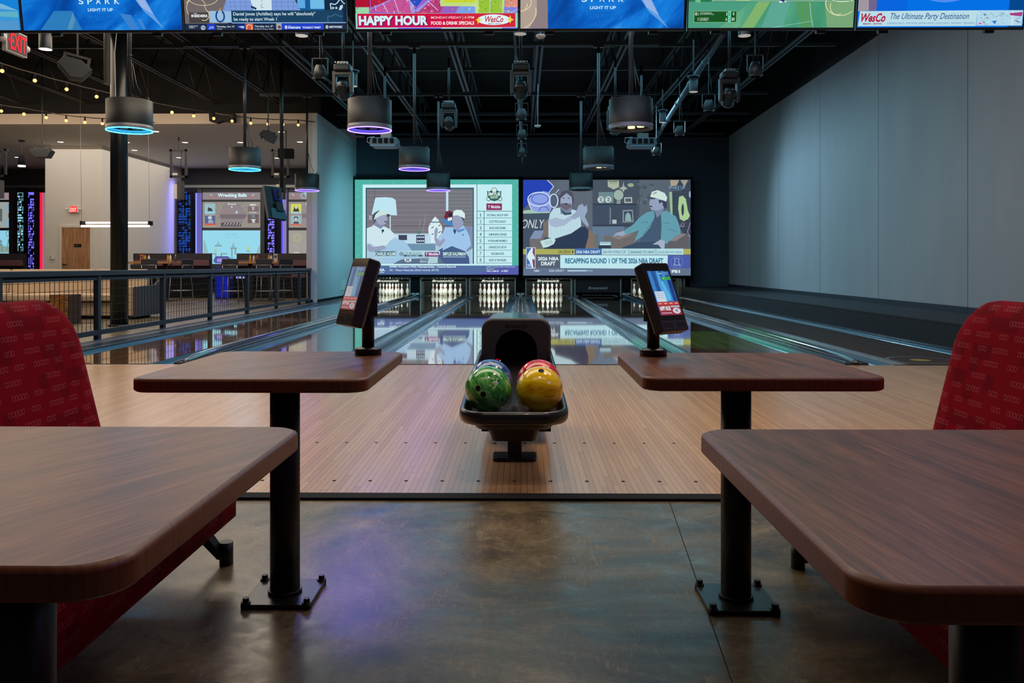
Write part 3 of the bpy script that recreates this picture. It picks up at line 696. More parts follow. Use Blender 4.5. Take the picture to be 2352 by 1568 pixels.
# shelf
d.rect_(990, 390, 1560, 405, (48, 56, 68)); d.rect_(990, 405, 1560, 670, (64, 78, 98)); d.rect_(990, 668, 1560, 682, (50, 60, 76)); d.rect_(1062, 235, 1258, 380, (108, 136, 142)); d.ell(1325, 275, 64, 68, (156, 176, 168)); d.rect_(1300, 345, 1350, 392, (140, 146, 150)); d.ell(1090, 335, 42, 44, (190, 206, 208), 14); d.ell(1190, 335, 42, 44, (190, 206, 208), 14)
for a in (1070, 1172): d.line([(a, 310), (a + 35, 322), (a + 8, 345), (a + 40, 362)], 8, (48, 60, 70))
d.poly([(1400, 308), (1500, 304), (1506, 378), (1402, 380)], (186, 200, 202)); d.poly([(1412, 320), (1490, 317), (1494, 366), (1414, 368)], (90, 96, 104)); d.poly([(1182, 80), (1328, 80), (1332, 170), (1262, 202), (1184, 165)], (170, 180, 160)); d.text('VALIANT', 1192, 84, 1318, 106, (44, 56, 64), .04); d.rect_(1210, 120, 1305, 126, (120, 130, 120))
d.poly([(1330, 190), (1380, 160), (1388, 95), (1398, 160), (1445, 190), (1400, 210), (1392, 240), (1370, 205)], (160, 176, 160)); d.ell(1485, 145, 42, 26, (150, 166, 140), 12)
for k in range(16): d.line([(1205 + (k % 2) * 12, 440 + k * 14), (1218 + (k % 2) * 6, 448 + k * 14)], 10, (150, 160, 170))
d.rect_(1242, 600, 1298, 652, (176, 192, 198)); d.ell(1262, 560, 26, 36, (62, 78, 82), 10); d.poly([(1378, 475), (1512, 466), (1525, 632), (1378, 638)], (130, 142, 146)); d.poly([(1396, 492), (1500, 486), (1508, 618), (1396, 622)], (60, 76, 92)); d.poly([(1410, 618), (1415, 540), (1445, 500), (1480, 530), (1496, 618)], (140, 170, 176))
for k in range(26):
    a = k * 2.4; cx, cy = 1680 + (k * 53) % 260 - 110, 130 + (k * 37) % 290; d.line([(cx, cy), (cx + 60 * math.cos(a), cy + 46 * math.sin(a))], 15, (60, 84, 88) if k % 3 else (88, 112, 112))
d.poly([(2005, 80), (2278, 80), (2276, 800), (2190, 800), (2030, 560)], (58, 68, 84))
for k in range(14): d.rect_(2010, 110 + k * 44, 2276, 114 + k * 44, (74, 86, 100))
d.poly([(2005, 80), (2120, 80), (2090, 150), (2010, 160)], (170, 160, 140)); d.poly([(2140, 80), (2240, 80), (2190, 170)], (160, 156, 140)); d.text('WAKE UP', 1985, 156, 2200, 200, (130, 170, 196), .01); d.rect_(2010, 210, 2150, 222, (84, 112, 130))
d.poly([(1990, 240), (2028, 230), (2036, 540), (2010, 560)], (150, 186, 146)); d.poly([(2120, 300), (2170, 284), (2210, 330), (2236, 480), (2262, 545), (2240, 590), (2180, 620), (2130, 590), (2108, 450)], (168, 204, 150)); d.ell(2168, 470, 18, 80, (60, 70, 84), 12); d.line([(2160, 640), (2140, 690), (2180, 690), (2190, 640)], 7, (180, 150, 176)); d.line([(2270, 640), (2230, 760), (2262, 830)], 8, (170, 146, 176)); d.ell(2264, 268, 14, 46, (150, 184, 214), 10)
# armchairs
d.poly([(330, 640), (400, 590), (470, 700), (420, 830), (330, 830)], (120, 110, 106)); d.poly([(150, 850), (220, 742), (340, 740), (336, 990), (160, 990)], (112, 108, 112)); d.poly([(215, 745), (340, 740), (300, 850), (155, 850)], (128, 146, 178)); d.poly([(890, 760), (960, 725), (1005, 810), (1005, 990), (895, 990)], (126, 112, 98)); d.poly([(1222, 830), (1330, 740), (1560, 760), (1540, 990), (1225, 990)], (110, 106, 108)); d.poly([(1240, 830), (1350, 755), (1500, 800), (1330, 862)], (134, 126, 124)); d.poly([(1955, 880), (2090, 785), (2230, 785), (2240, 990), (1970, 990)], (96, 94, 100)); d.poly([(1960, 880), (2090, 785), (2225, 785), (2080, 880)], (134, 128, 128))
d.rect_(1080, 890, 1222, 915, (150, 190, 204)); d.rect_(1078, 915, 1222, 935, (190, 222, 226)); d.rect_(1130, 812, 1222, 885, (110, 108, 100)); d.rect_(1040, 935, 1225, 990, (50, 62, 76)); d.rect_(1005, 790, 1062, 990, (104, 112, 118))
# man clapping
d.poly([(480, 860), (700, 780), (800, 700), (880, 690), (930, 740), (925, 830), (880, 990), (330, 990), (380, 900)], (46, 60, 84))
d.poly([(400, 620), (420, 520), (470, 450), (560, 440), (740, 470), (800, 500), (830, 620), (830, 690), (700, 780), (480, 850), (400, 835)], (186, 216, 226))
for k in range(9): d.line([(430 + k * 42, 520), (440 + k * 42, 800 - k * 8)], 3, (168, 200, 214))
d.poly([(405, 600), (500, 570), (600, 600), (690, 550), (740, 580), (600, 680), (480, 700), (420, 670)], (164, 180, 206)); d.poly([(690, 560), (760, 500), (800, 410), (850, 390), (870, 430), (905, 405), (915, 480), (880, 560), (930, 660), (925, 700), (860, 640), (810, 560), (740, 600)], (150, 166, 192))
d.poly([(555, 430), (560, 520), (640, 540), (700, 500), (705, 440)], (120, 132, 158)); d.poly([(545, 260), (600, 225), (680, 235), (715, 300), (712, 380), (690, 440), (640, 470), (590, 450), (555, 390)], (152, 166, 192)); d.poly([(535, 400), (540, 280), (580, 225), (660, 212), (712, 240), (740, 330), (722, 420), (705, 300), (640, 250), (590, 290), (560, 320), (556, 430)], (78, 78, 96)); d.poly([(560, 390), (600, 380), (640, 400), (690, 385), (700, 430), (640, 478), (580, 450)], (104, 100, 118)); d.ell(635, 392, 24, 10, (60, 56, 74), 10)
for a in (600, 668): d.ell(a, 318, 16, 6, (66, 70, 92), 8)
d.poly([(550, 450), (630, 510), (710, 505), (700, 530), (610, 540)], (54, 80, 108))
for k in range(5): d.poly([(290 + k * 4, 880 + k * 18), (400, 850), (470, 840), (495, 870), (470, 920), (390, 960), (330, 970)], (190, 222, 222)) if k == 0 else d.line([(330 + k * 25, 890 - k * 6), (350 + k * 25, 940 - k * 8)], 6, (120, 150, 156))
# man in denim jacket
d.poly([(1380, 960), (1560, 900), (1760, 880), (1900, 900), (1960, 990), (1370, 990)], (56, 78, 100)); d.poly([(1700, 560), (1790, 500), (1920, 520), (1900, 880), (1600, 900)], (68, 90, 114))
d.poly([(1395, 745), (1520, 660), (1600, 570), (1700, 500), (1790, 485), (1800, 560), (1740, 700), (1640, 820), (1530, 890), (1590, 740), (1420, 800)], (98, 156, 172)); d.poly([(1880, 500), (1960, 480), (2080, 560), (2130, 690), (2140, 780), (1990, 880), (1960, 920), (1880, 870), (1890, 680)], (98, 156, 172))
for q in ([(1620, 640), (1700, 630), (1700, 650)], [(1900, 640), (2000, 650)], [(1790, 600), (1640, 800)], [(1980, 720), (2100, 760)]): d.line(q, 6, (66, 112, 134))
d.poly([(1238, 825), (1300, 770), (1390, 745), (1420, 790), (1380, 815), (1300, 805)], (150, 166, 190)); d.poly([(1770, 925), (1880, 860), (1935, 880), (1930, 985), (1890, 985), (1850, 930)], (160, 176, 198)); d.poly([(1790, 460), (1830, 575), (1890, 520), (1930, 440)], (120, 134, 160))
d.poly([(1745, 330), (1880, 320), (1930, 380), (1925, 440), (1850, 480), (1760, 475), (1735, 430), (1728, 380)], (146, 160, 188)); d.poly([(1850, 340), (1960, 350), (1960, 440), (1930, 460), (1900, 400), (1860, 385)], (62, 66, 86)); d.poly([(1690, 300), (1745, 290), (1820, 310), (1800, 332), (1720, 330)], (66, 78, 98)); d.poly([(1740, 300), (1765, 232), (1840, 212), (1930, 250), (1965, 310), (1950, 362), (1880, 335), (1820, 318)], (204, 226, 220)); d.line([(1778, 262), (1826, 240)], 9, (70, 78, 88)); d.poly([(1735, 415), (1770, 420), (1762, 436), (1738, 430)], (52, 52, 70)); d.ell(1890, 395, 16, 26, (150, 160, 188), 10)
# banner
d.rect_(40, 984, 2272, 1056, (170, 172, 92)); d.rect_(746, 978, 1102, 1056, (66, 112, 172)); d.rect_(1104, 980, 2176, 1060, (178, 218, 226)); d.rect_(1456, 985, 1462, 1056, (90, 130, 150)); d.rect_(1812, 985, 1818, 1056, (90, 130, 150))
d.text('ON DECK', 528, 1004, 694, 1042, (62, 74, 66), .01); d.poly([(712, 1000), (734, 1022), (712, 1044)], (52, 62, 60)); d.text('2026 NBA DRAFT', 764, 1004, 1084, 1042, (216, 234, 244), .02); d.text('2026 FIFA WORLD CUP', 1118, 1006, 1420, 1042, (70, 108, 132), .005); d.text('GIANNIS TO HEAT', 1480, 1008, 1800, 1044, (62, 104, 130), .012); d.text('JAYLEN BROWN TRADE?', 1834, 1014, 2160, 1050, (84, 122, 144), .005)
d.rect_(40, 1056, 556, 1234, (84, 96, 112)); d.rect_(40, 1234, 2272, 1340, (98, 114, 140)); d.poly([(556, 1064), (1972, 1068), (1966, 1246), (556, 1236)], (190, 230, 238)); d.text('RECAPPING ROUND 1 OF THE 2026 NBA DRAFT', 620, 1104, 1912, 1176, (46, 114, 146), .035)
d.rect_(106, 964, 230, 1240, (214, 232, 238)); d.rect_(112, 972, 166, 1232, (64, 104, 180)); d.rect_(166, 972, 224, 1232, (126, 74, 104)); d.poly([(158, 1000), (180, 968), (196, 985), (190, 1030), (222, 1100), (215, 1125), (185, 1120), (200, 1232), (180, 1232), (150, 1150), (118, 1100), (122, 1060)], (214, 232, 238)); d.text('NBA', 124, 1180, 180, 1218, (180, 210, 232), .02)
d.text('2026 NBA', 260, 1088, 538, 1136, (214, 230, 236), .04); d.text('DRAFT', 304, 1150, 492, 1202, (214, 230, 236), .04); d.text('NBA', 210, 1258, 282, 1284, (214, 228, 238), .02); d.text('2026 DRAFT', 406, 1256, 608, 1284, (200, 214, 230), .01); d.rect_(650, 1262, 985, 1280, (130, 160, 190)); d.rect_(650, 1262, 900, 1280, (176, 206, 222))
d.poly([(1972, 1068), (2266, 1068), (2266, 1240), (1966, 1240)], (74, 92, 168))
for k in range(28): d.ell(2090 + 80 * math.cos(k * .2244), 1158 + 78 * math.sin(k * .2244), 4, 4, (160, 176, 220), 6)
d.line([(2060, 1110), (2120, 1110), (2110, 1150), (2136, 1204), (2106, 1190), (2088, 1210), (2070, 1190), (2050, 1204), (2068, 1150), (2060, 1110)], 7, (170, 186, 226)); d.text('FS1', 2022, 1260, 2132, 1300, (214, 230, 236), .06)
d.build('picture', t)

# ------------------------------------------------------------------ overhead televisions, tilted down
TILT = R(9); TY = 7.05
def tv(x0, x1, yb, label, crop, back=True):
    A, B = at(x0, yb, TY), at(x1, yb, TY)
    up = Vector((0, -math.sin(TILT), math.cos(TILT))); H = .83
    t = thing('television', label, 'television', ((A.x + B.x) / 2, TY + .05, A.z), group='televisions in the overhead row')
    n = Vector((0, -math.cos(TILT), -math.sin(TILT)))
    def bx(m, xa, xb, ha, hb, da, db, mt):
        c = []
        for h, q in ((ha, da), (hb, da), (hb, db), (ha, db)):
            c.append((A.z, h, q))
        v = [Vector((x, 0, A.z)) + Vector((0, TY, 0)) + up * h + n * q for x in (xa, xb) for h in (ha, hb) for q in (da, db)]
        k = m.mi(mt); V = [m.bm.verts.new(p) for p in v]
        for f in ((0, 1, 3, 2), (4, 6, 7, 5), (0, 4, 5, 1), (2, 3, 7, 6), (0, 2, 6, 4), (1, 5, 7, 3)): m.bm.faces.new([V[i] for i in f]).material_index = k
    fr = mat('tv_bezel', (26, 26, 30), .35)
    m = MB(); w_ = .009; bb = .022
    bx(m, A.x, B.x, 0, bb, -.03, .004, fr); bx(m, A.x, B.x, H - .01, H, -.03, .004, fr); bx(m, A.x, A.x + w_, bb, H - .01, -.03, .004, fr); bx(m, B.x - w_, B.x, bb, H - .01, -.03, .004, fr); bx(m, A.x + w_, B.x - w_, bb, H - .01, -.045, -.004, BLKM); m.build('bezel', t)
    m = MB(); bx(m, A.x + .22, A.x + .30, -.02, .4, -.09, -.05, BLK); bx(m, B.x - .30, B.x - .22, -.02, .4, -.09, -.05, BLK); bx(m, (A.x + B.x) / 2 - .03, (A.x + B.x) / 2 + .03, .2, H + .9, -.12, -.09, BLK); m.build('wall_bracket', t)
    O = Vector((0, TY, A.z))
    bl = Vector((A.x + w_, 0, 0)) + O + up * bb; br = Vector((B.x - w_, 0, 0)) + O + up * bb; tl = bl + up * (H - .04); tr = br + up * (H - .04)
    k = FPX / TY
    return t, Disp(tl, tr, bl, (x0 + 2.4, yb - 5.7 - (H - .04) * k, x1 - 2.4, yb - 5.7), crop, .00008)
C1 = (0, 0, 5.88)
t, d = tv(-334, 51.5, 76.5, 'blue sky television at the very left end of the overhead row', C1); d.full((20, 130, 215)); d.poly([(-600, 130), (0, 130), (270, 150), (270, 420), (-600, 420)], (60, 150, 215)); d.poly([(-100, 60), (60, 70), (270, 160), (0, 130)], (120, 180, 215)); d.poly([(-200, 180), (270, 170), (270, 250), (-200, 220)], (96, 176, 196)); d.poly([(-200, 300), (270, 290), (270, 420), (-200, 420)], (80, 150, 205)); d.build('picture', t)
def glow_noise(name, stops, scale, rot, dist=1.0, st=1.0):
    n = NT(name, .4, .1); n.b.inputs['Base Color'].default_value = (0, 0, 0, 1)
    v = n.map(n.map(n.coord(), rot=(0, rot, 0)), scale=scale); g = n.noise(v, 1, 5, .5, dist)
    n.lk(n.ramp(g, stops), n.b.inputs['Emission Color']); n.b.inputs['Emission Strength'].default_value = st; return n.m
SKYM = glow_noise('screen_blue_sky', [(.32, (4, 66, 150)), (.45, (6, 92, 190)), (.58, (20, 126, 222)), (.72, (90, 165, 225))], (1.2, 1, 3.2), R(35))
COURT = glow_noise('screen_green_court', [(.3, (58, 136, 96)), (.5, (76, 158, 124)), (.7, (116, 180, 140))], (2.5, 1, .8), R(-20))
def spark(x0, x1, yb, label, crop, a0, sky):
    t, d = tv(x0, x1, yb, label, crop); d.full((8, 96, 190)); g = a0
    d.poly([(g - 1000, -2000), (g - 500, -2000), (g - 300, 500), (g - 1000, 500)], sky); 
    d.fullm(SKYM)
    d.poly([(g + 260, -300), (g + 470, -300), (g + 730, 220), (g + 850, 400), (g + 600, 170)], (96, 158, 226)); d.poly([(g + 340, -300), (g + 430, -300), (g + 720, 210), (g + 560, 110)], (150, 178, 228))
    rnd = random.Random(3)
    for _ in range(60): q, v = g + rnd.uniform(-600, 700), rnd.uniform(0, 390); d.ell(q, v, 3, 3, (130, 190, 235), 5)
    return t, d
t, d = spark(53, 422.5, 76, 'blue SPARK television above the lit exit sign', C1, 1370, (60, 140, 200)); d.poly([(560, 410), (760, 160), (1000, 160), (1120, 410)], (44, 124, 188)); d.text('SPARK', 1098, 0, 1648, 76, (210, 236, 246), .0) if False else None  # slanted patches here and below are reflections painted over the picture
for ch, a in zip('SPARK', (1100, 1218, 1332, 1454, 1580)): d.text(ch, a, -2, a + 66, 74, (206, 234, 246), .012)
d.text('LIGHT IT UP', 1218, 128, 1554, 166, (206, 234, 246), .02)
d.poly([(920, 404), (960, 300), (1015, 172), (1036, 270), (985, 404)], (82, 146, 182)); d.poly([(1640, 195), (1790, 215), (1880, 404), (1770, 404), (1700, 290)], (60, 128, 204)); d.poly([(1870, 262), (1925, 270), (1980, 404), (1940, 404)], (66, 132, 206)); d.build('picture', t)
C2 = (400, 0, 5.6)
t, d = tv(424.5, 797.5, 75, 'television with a man in a plaid jacket and a dark news caption', C2); d.full((20, 40, 66)); d.rect_(140, -900, 700, 310, (112, 104, 104)); d.rect_(1600, -900, 2220, 310, (24, 92, 150)); d.rect_(1600, -900, 1700, 120, (92, 170, 224)); d.rect_(1765, -900, 1945, 130, (110, 186, 230)); d.rect_(1945, -900, 2220, 310, (18, 40, 70))
d.poly([(690, -900), (1560, -900), (1560, 0), (1640, 150), (640, 150), (700, 0)], (118, 150, 214)); d.poly([(1020, -900), (1290, -900), (1270, 145), (1040, 145), (985, -40)], (206, 228, 236)); d.poly([(1050, -900), (1240, -900), (1150, 60)], (176, 140, 158))
for a in (740, 800, 870, 940, 1330, 1400, 1480, 1550): d.line([(a, -20), (a + 4, 145)], 5, (86, 116, 184))
for b in (20, 70, 120): d.line([(700, b), (1020, b)], 4, (150, 176, 226)); d.line([(1290, b), (1590, b)], 4, (150, 176, 226))
d.ring(1150, 95, 12, 18, 5, (60, 70, 90), 10, 30, 300)
for q in range(3): d.ell(1020 + q * 22, 104 + q * 10, 13, 16, (18, 42, 84), 8)
LOOP_REFLECTION = (226, 204, 160)  # gold loops are reflections on the glass, painted into the picture
for (a, b, ra, rb, t0, t1) in ((400, -20, 190, 100, 0, 200), (330, 120, 145, 140, 60, 240), (520, 90, 100, 90, 20, 200), (440, 200, 200, 60, 0, 150), (300, 60, 110, 60, 180, 360)): d.ring(a, b, ra, rb, 7, LOOP_REFLECTION, 24, t0, t1)
d.rect_(205, 170, 465, 302, (70, 66, 66)); d.text('INSIDERS', 236, 196, 442, 230, (220, 222, 224), .05); d.text('THE', 262, 178, 308, 192, (200, 202, 204), .03); d.ring(400, 200, 60, 66, 8, LOOP_REFLECTION, 20, 300, 480);
d.rect_(466, 152, 750, 298, (150, 188, 222)); d.ring(606, 218, 42, 58, 20, (28, 64, 132), 24, -60, 240); d.rect_(555, 158, 580, 170, (28, 64, 132)); d.rect_(632, 158, 657, 170, (28, 64, 132)); d.rect_(750, 148, 2180, 296, (26, 66, 98)); d.rect_(750, 296, 2215, 308, (132, 166, 210))
d.text('Daniel Jones (Achilles) says he will "absolutely"', 776, 168, 1826, 222, (206, 226, 234), .012); d.text('be ready to start Week 1', 780, 236, 1330, 288, (206, 226, 234), .012)
d.line([(1985, 296), (1985, 220), (2030, 225), (2085, 195), (2140, 225), (2178, 220)], 10, (60, 112, 142)); d.line([(2030, 140), (2022, 65), (2080, 78), (2110, 60), (2150, 10), (2190, 60), (2210, 70)], 12, (190, 222, 232)); d.poly([(2128, 140), (2150, 90), (2182, 80), (2180, 120), (2150, 150)], (190, 214, 224))
for a in (2056, 2098): d.poly([(a, 100), (a + 6, 114), (a + 20, 114), (a + 9, 124), (a + 13, 138), (a, 130), (a - 13, 138), (a - 9, 124), (a - 20, 114), (a - 6, 114)], (190, 222, 232))
d.rect_(150, 310, 2215, 394, (30, 44, 72)); d.text('PRESEASON', 198, 334, 312, 346, (190, 196, 206), .04); d.text('WEEK 3', 198, 352, 272, 366, (190, 196, 206), .04); d.ell(380, 362, 30, 30, (176, 190, 206)); d.ell(372, 356, 10, 8, (60, 80, 110), 8); d.ell(392, 368, 10, 8, (60, 80, 110), 8)
d.rect_(432, 314, 536, 392, (36, 62, 196)); d.poly([(448, 370), (470, 345), (500, 340), (524, 355), (510, 375), (480, 370), (462, 385)], (120, 150, 226)); d.text('Thursday, Aug. 27', 552, 336, 784, 364, (200, 212, 224), .02); d.text('7 PM ET', 554, 370, 628, 386, (160, 176, 196), .02); d.rect_(822, 316, 924, 392, (20, 44, 130)); d.poly([(826, 350), (880, 340), (912, 344), (900, 374), (876, 366)], (170, 190, 222)); d.rect_(924, 310, 1026, 392, (196, 92, 62)); d.ring(975, 360, 30, 32, 8, (226, 220, 214), 14, 150, 420)
d.text('Thursday, Aug. 27', 1042, 334, 1278, 362, (200, 212, 224), .02); d.text('8 PM ET Prime Video', 1042, 370, 1286, 390, (150, 166, 190), .02); d.rect_(1320, 310, 1388, 392, (158, 168, 180)); d.ell(1360, 356, 20, 20, (120, 60, 70), 10); d.rect_(1388, 314, 1930, 392, (34, 66, 204)); d.text('INSIDERS', 1472, 350, 1632, 376, (204, 220, 236), .05); d.text('THE', 1474, 338, 1505, 348, (204, 220, 236), .03); d.text('TONIGHT 7PMET', 1654, 350, 1892, 376, (204, 220, 236), .04); d.ell(1446, 358, 18, 24, (190, 206, 232), 8); d.ell(1970, 356, 18, 24, (180, 190, 206), 8); d.text('NETWORK', 1994, 342, 2172, 370, (190, 202, 216), .06, .2); d.build('picture', t)
C3 = (800, 0, 5.6)
t, d = tv(816, 1191.5, 73, 'television with red HAPPY HOUR banner and bright comic panels', C3); d.full((150, 96, 196)); rnd = random.Random(5)
d.rect_(95, -900, 290, 105, (178, 18, 52)); d.rect_(298, -900, 520, 100, (188, 30, 60)); d.rect_(95, 105, 275, 185, (150, 214, 170)); d.poly([(290, 160), (270, 120), (590, 0), (780, 0), (860, 180)], (196, 84, 150)); d.poly([(280, 125), (560, 5), (600, 5), (300, 140)], (150, 140, 226)); d.poly([(780, 0), (830, 0), (870, 170), (820, 185)], (160, 150, 232)); d.poly([(800, 20), (980, 0), (880, 110)], (40, 74, 196)); d.poly([(860, 160), (1110, 0), (1160, 0), (1220, 120), (1180, 185), (880, 185)], (184, 62, 120)); d.poly([(860, 150), (1060, 0), (1090, 0), (900, 170)], (150, 150, 236))
d.poly([(1200, -900), (2020, -900), (2010, 185), (1640, 185), (1640, 100), (1190, 95)], (190, 222, 130)); d.rect_(1240, -900, 1650, 52, (200, 214, 50)); d.rect_(1680, -900, 1980, 180, (150, 196, 60)); d.poly([(1430, 100), (1640, 100), (1640, 185), (1380, 185)], (120, 160, 232)); d.rect_(2020, -900, 2185, 110, (226, 140, 130)); d.rect_(2000, 110, 2185, 380, (130, 130, 236))
for _ in range(150):
    a, b = rnd.uniform(110, 2180), rnd.uniform(-10, 178); c = rnd.choice([(236, 200, 224), (120, 20, 70), (90, 30, 120), (230, 230, 120)] if a < 1200 else [(90, 140, 40), (232, 240, 150), (160, 180, 60)]); d.line([(a, b), (a + rnd.uniform(-28, 28), b + rnd.uniform(-28, 28))], rnd.uniform(3, 9), c)
for q in ([(600, 0), (660, 180)], [(460, 60), (520, 180)], [(1040, 40), (1160, 150)], [(1640, 0), (1640, 185)], [(1830, 0), (1820, 180)]): d.line(q, 9, (214, 196, 236))
d.rect_(95, 185, 2185, 380, (140, 214, 190)); d.rect_(125, 188, 2150, 366, (206, 18, 66)); d.rect_(125, 240, 1040, 366, (196, 14, 90)); d.rect_(1450, 188, 2150, 366, (206, 40, 60)); d.rect_(130, 360, 2150, 366, (230, 200, 226)); d.rect_(1980, 366, 2185, 380, (60, 90, 220)); d.rect_(640, 366, 1200, 380, (70, 70, 220))
d.text('HAPPY HOUR', 156, 222, 1044, 342, (110, 20, 60), .05); d.text('HAPPY HOUR', 144, 214, 1030, 334, (214, 238, 246), .05); d.text('MONDAY-FRIDAY | 4-7PM', 1070, 224, 1620, 262, (238, 214, 222), .005); d.text('FOOD & DRINK SPECIALS', 1070, 286, 1622, 328, (244, 234, 240), .03)
d.ell(1875, 268, 212, 66, (224, 240, 244), 32); d.poly([(1640, 268), (1672, 258), (1685, 232), (1700, 258), (1725, 268), (1690, 286), (1668, 326), (1664, 282)], (236, 214, 60)); d.poly([(2040, 268), (2072, 250), (2084, 212), (2096, 252), (2132, 268), (2096, 284), (2084, 318), (2072, 284)], (240, 210, 80)); d.text('WesCo', 1764, 222, 1996, 300, (188, 30, 66), .02, .35); d.text('BREW - BOWL', 1800, 312, 1970, 324, (120, 60, 110), .03); d.ring(2080, 80, 120, 90, 6, (236, 196, 150), 20, 20, 200); d.build('picture', t)  # last ring is a painted reflection of a gold loop
C4 = (1180, 0, 5.6)
t, d = spark(1193, 1572, 72, 'blue SPARK television with a gold loop reflected at its left edge', C4, 1140, (150, 132, 130))
d.poly([(80, -900), (420, -900), (440, 370), (80, 370)], (140, 126, 128)); d.poly([(80, -900), (280, -900), (300, 200), (200, 370), (80, 370)], (176, 160, 146))  # beige patches and gold loops: room reflection painted over the picture
for (a, b, ra, rb, t0, t1) in ((80, 40, 140, 110, -60, 100), (60, 150, 220, 220, -10, 70), (100, 60, 70, 90, 0, 120)): d.ring(a, b, ra, rb, 9, (232, 212, 172), 20, t0, t1)
for ch, a in zip('SPARK', (870, 990, 1096, 1218, 1340)): d.text(ch, a, -30, a + 66, 44, (206, 234, 246), .012)
d.text('LIGHT IT UP', 978, 96, 1308, 134, (206, 234, 246), .02); d.build('picture', t)
C5 = (1560, 0, 5.6)
t, d = tv(1577.5, 1961, 70.5, 'green television with a tennis score box', C5); d.fullm(COURT); d.rect_(110, -900, 2240, 40, (40, 120, 84))
for (p, c) in (([(110, 40), (900, 40), (520, 360), (110, 360)], (74, 156, 128)), ([(1000, 40), (1160, 40), (960, 360), (800, 360)], (128, 178, 110)), ([(1180, 40), (1420, 40), (1330, 360), (1050, 360)], (92, 166, 148)), ([(1480, 40), (1700, 40), (1730, 360), (1560, 360)], (84, 150, 96)), ([(1850, 40), (2240, 40), (2240, 360), (1900, 360)], (120, 166, 120)), ([(720, -900), (900, -900), (895, 28), (720, 28)], (110, 186, 60)), ([(190, -900), (270, -900), (262, 50), (196, 45)], (110, 190, 140))): d.poly(p, c)
d.line([(410, 28), (2230, 34)], 7, (186, 226, 206)); d.line([(410, 28), (430, -200)], 6, (186, 226, 206)); d.line([(610, 28), (640, -60)], 6, (186, 226, 206)); d.line([(1690, 34), (1760, -100)], 6, (186, 226, 206)); d.line([(1200, 360), (1700, 282)], 5, (140, 206, 206)); d.line([(1660, 50), (1690, 240), (1720, 355)], 10, (130, 196, 200)); d.ell(1310, 20, 30, 26, (30, 50, 110), 10); d.ell(1290, 44, 24, 12, (220, 230, 236), 8); d.ell(1350, 40, 14, 8, (220, 230, 236), 8)
for (a, b, ra, rb, t0, t1) in ((2060, 60, 190, 150, 40, 200), (2080, 10, 130, 30, 20, 200), (2020, 100, 90, 100, 60, 200)): d.ring(a, b, ra, rb, 9, (222, 222, 170), 22, t0, t1)  # pale gold loops are painted reflections on the screen
d.rect_(180, 154, 732, 294, (150, 200, 150)); d.rect_(186, 158, 728, 290, (22, 84, 34)); d.rect_(620, 154, 660, 294, (110, 206, 168)); d.ell(212, 188, 20, 18, (206, 226, 214), 12); d.rect_(192, 184, 232, 193, (22, 84, 34)); d.text('J. OSTAPENKO', 238, 170, 412, 208, (206, 228, 212), .0); d.text('(31)', 414, 186, 442, 208, (180, 206, 190), .0); d.text('P. UDVARDY', 234, 236, 374, 276, (206, 228, 212), .0)
for s_, a, b, c in (('3', 596, 172, 0), ('2', 632, 172, 1), ('0', 684, 170, 0), ('6', 592, 236, 0), ('0', 632, 240, 2), ('30', 668, 236, 0)): d.text(s_, a, b, a + (16 if len(s_) == 1 else 38), b + 38, [(220, 238, 226), (30, 70, 50), (70, 160, 120)][c], .02)
d.build('picture', t)
C6 = (1940, 0, 5.709)
t, d = tv(1965, 2350.5, 69.5, 'bright blue television with a pale party destination banner', C6); d.full((2, 112, 228)); d.rect_(2130, -900, 2345, 365, (2, 70, 140)); d.poly([(150, -900), (380, -900), (420, 150), (150, 160)], (110, 100, 140)); d.poly([(150, -900), (250, -900), (300, 150), (150, 160)], (160, 150, 160)); d.poly([(400, -900), (800, -900), (800, 340), (400, 340)], (6, 100, 220)); d.ell(1285, -90, 330, 140, (80, 140, 240), 36)
d.poly([(186, 158), (1722, 152), (1716, 348), (170, 348)], (186, 220, 230)); d.text('WesCo', 208, 184, 526, 294, (178, 16, 62), .03, .35); d.text('BREW - BOWL', 236, 308, 486, 326, (140, 40, 84), .04); d.text('The Ultimate Party Destination', 592, 184, 1620, 284, (24, 84, 146), .005, .4); d.text('CORPORATE EVENTS - HAPPY HOURS - BIRTHDAY PARTIES - SCHOOL EVENTS - TEAM EVENTS - TEEN PARTIES', 550, 300, 1696, 324, (60, 130, 190), .0, .3)
d.rect_(1722, 152, 2318, 345, (176, 214, 232)); d.rect_(2182, 152, 2192, 345, (230, 240, 246)); rnd = random.Random(9)
for _ in range(55): a, b = rnd.uniform(1730, 2300), rnd.uniform(170, 335); d.line([(a, b), (a + rnd.uniform(-50, 50), b + rnd.uniform(-16, 16))], rnd.uniform(3, 9), rnd.choice([(40, 90, 150), (20, 60, 110), (120, 180, 210), (220, 236, 242)]))
d.poly([(2140, 190), (2310, 176), (2300, 230), (2150, 215)], (170, 60, 130)); d.poly([(1740, 330), (1755, 300), (1800, 320)], (226, 90, 150)); d.poly([(1920, 290), (1980, 280), (1960, 330)], (40, 120, 200)); d.build('picture', t)

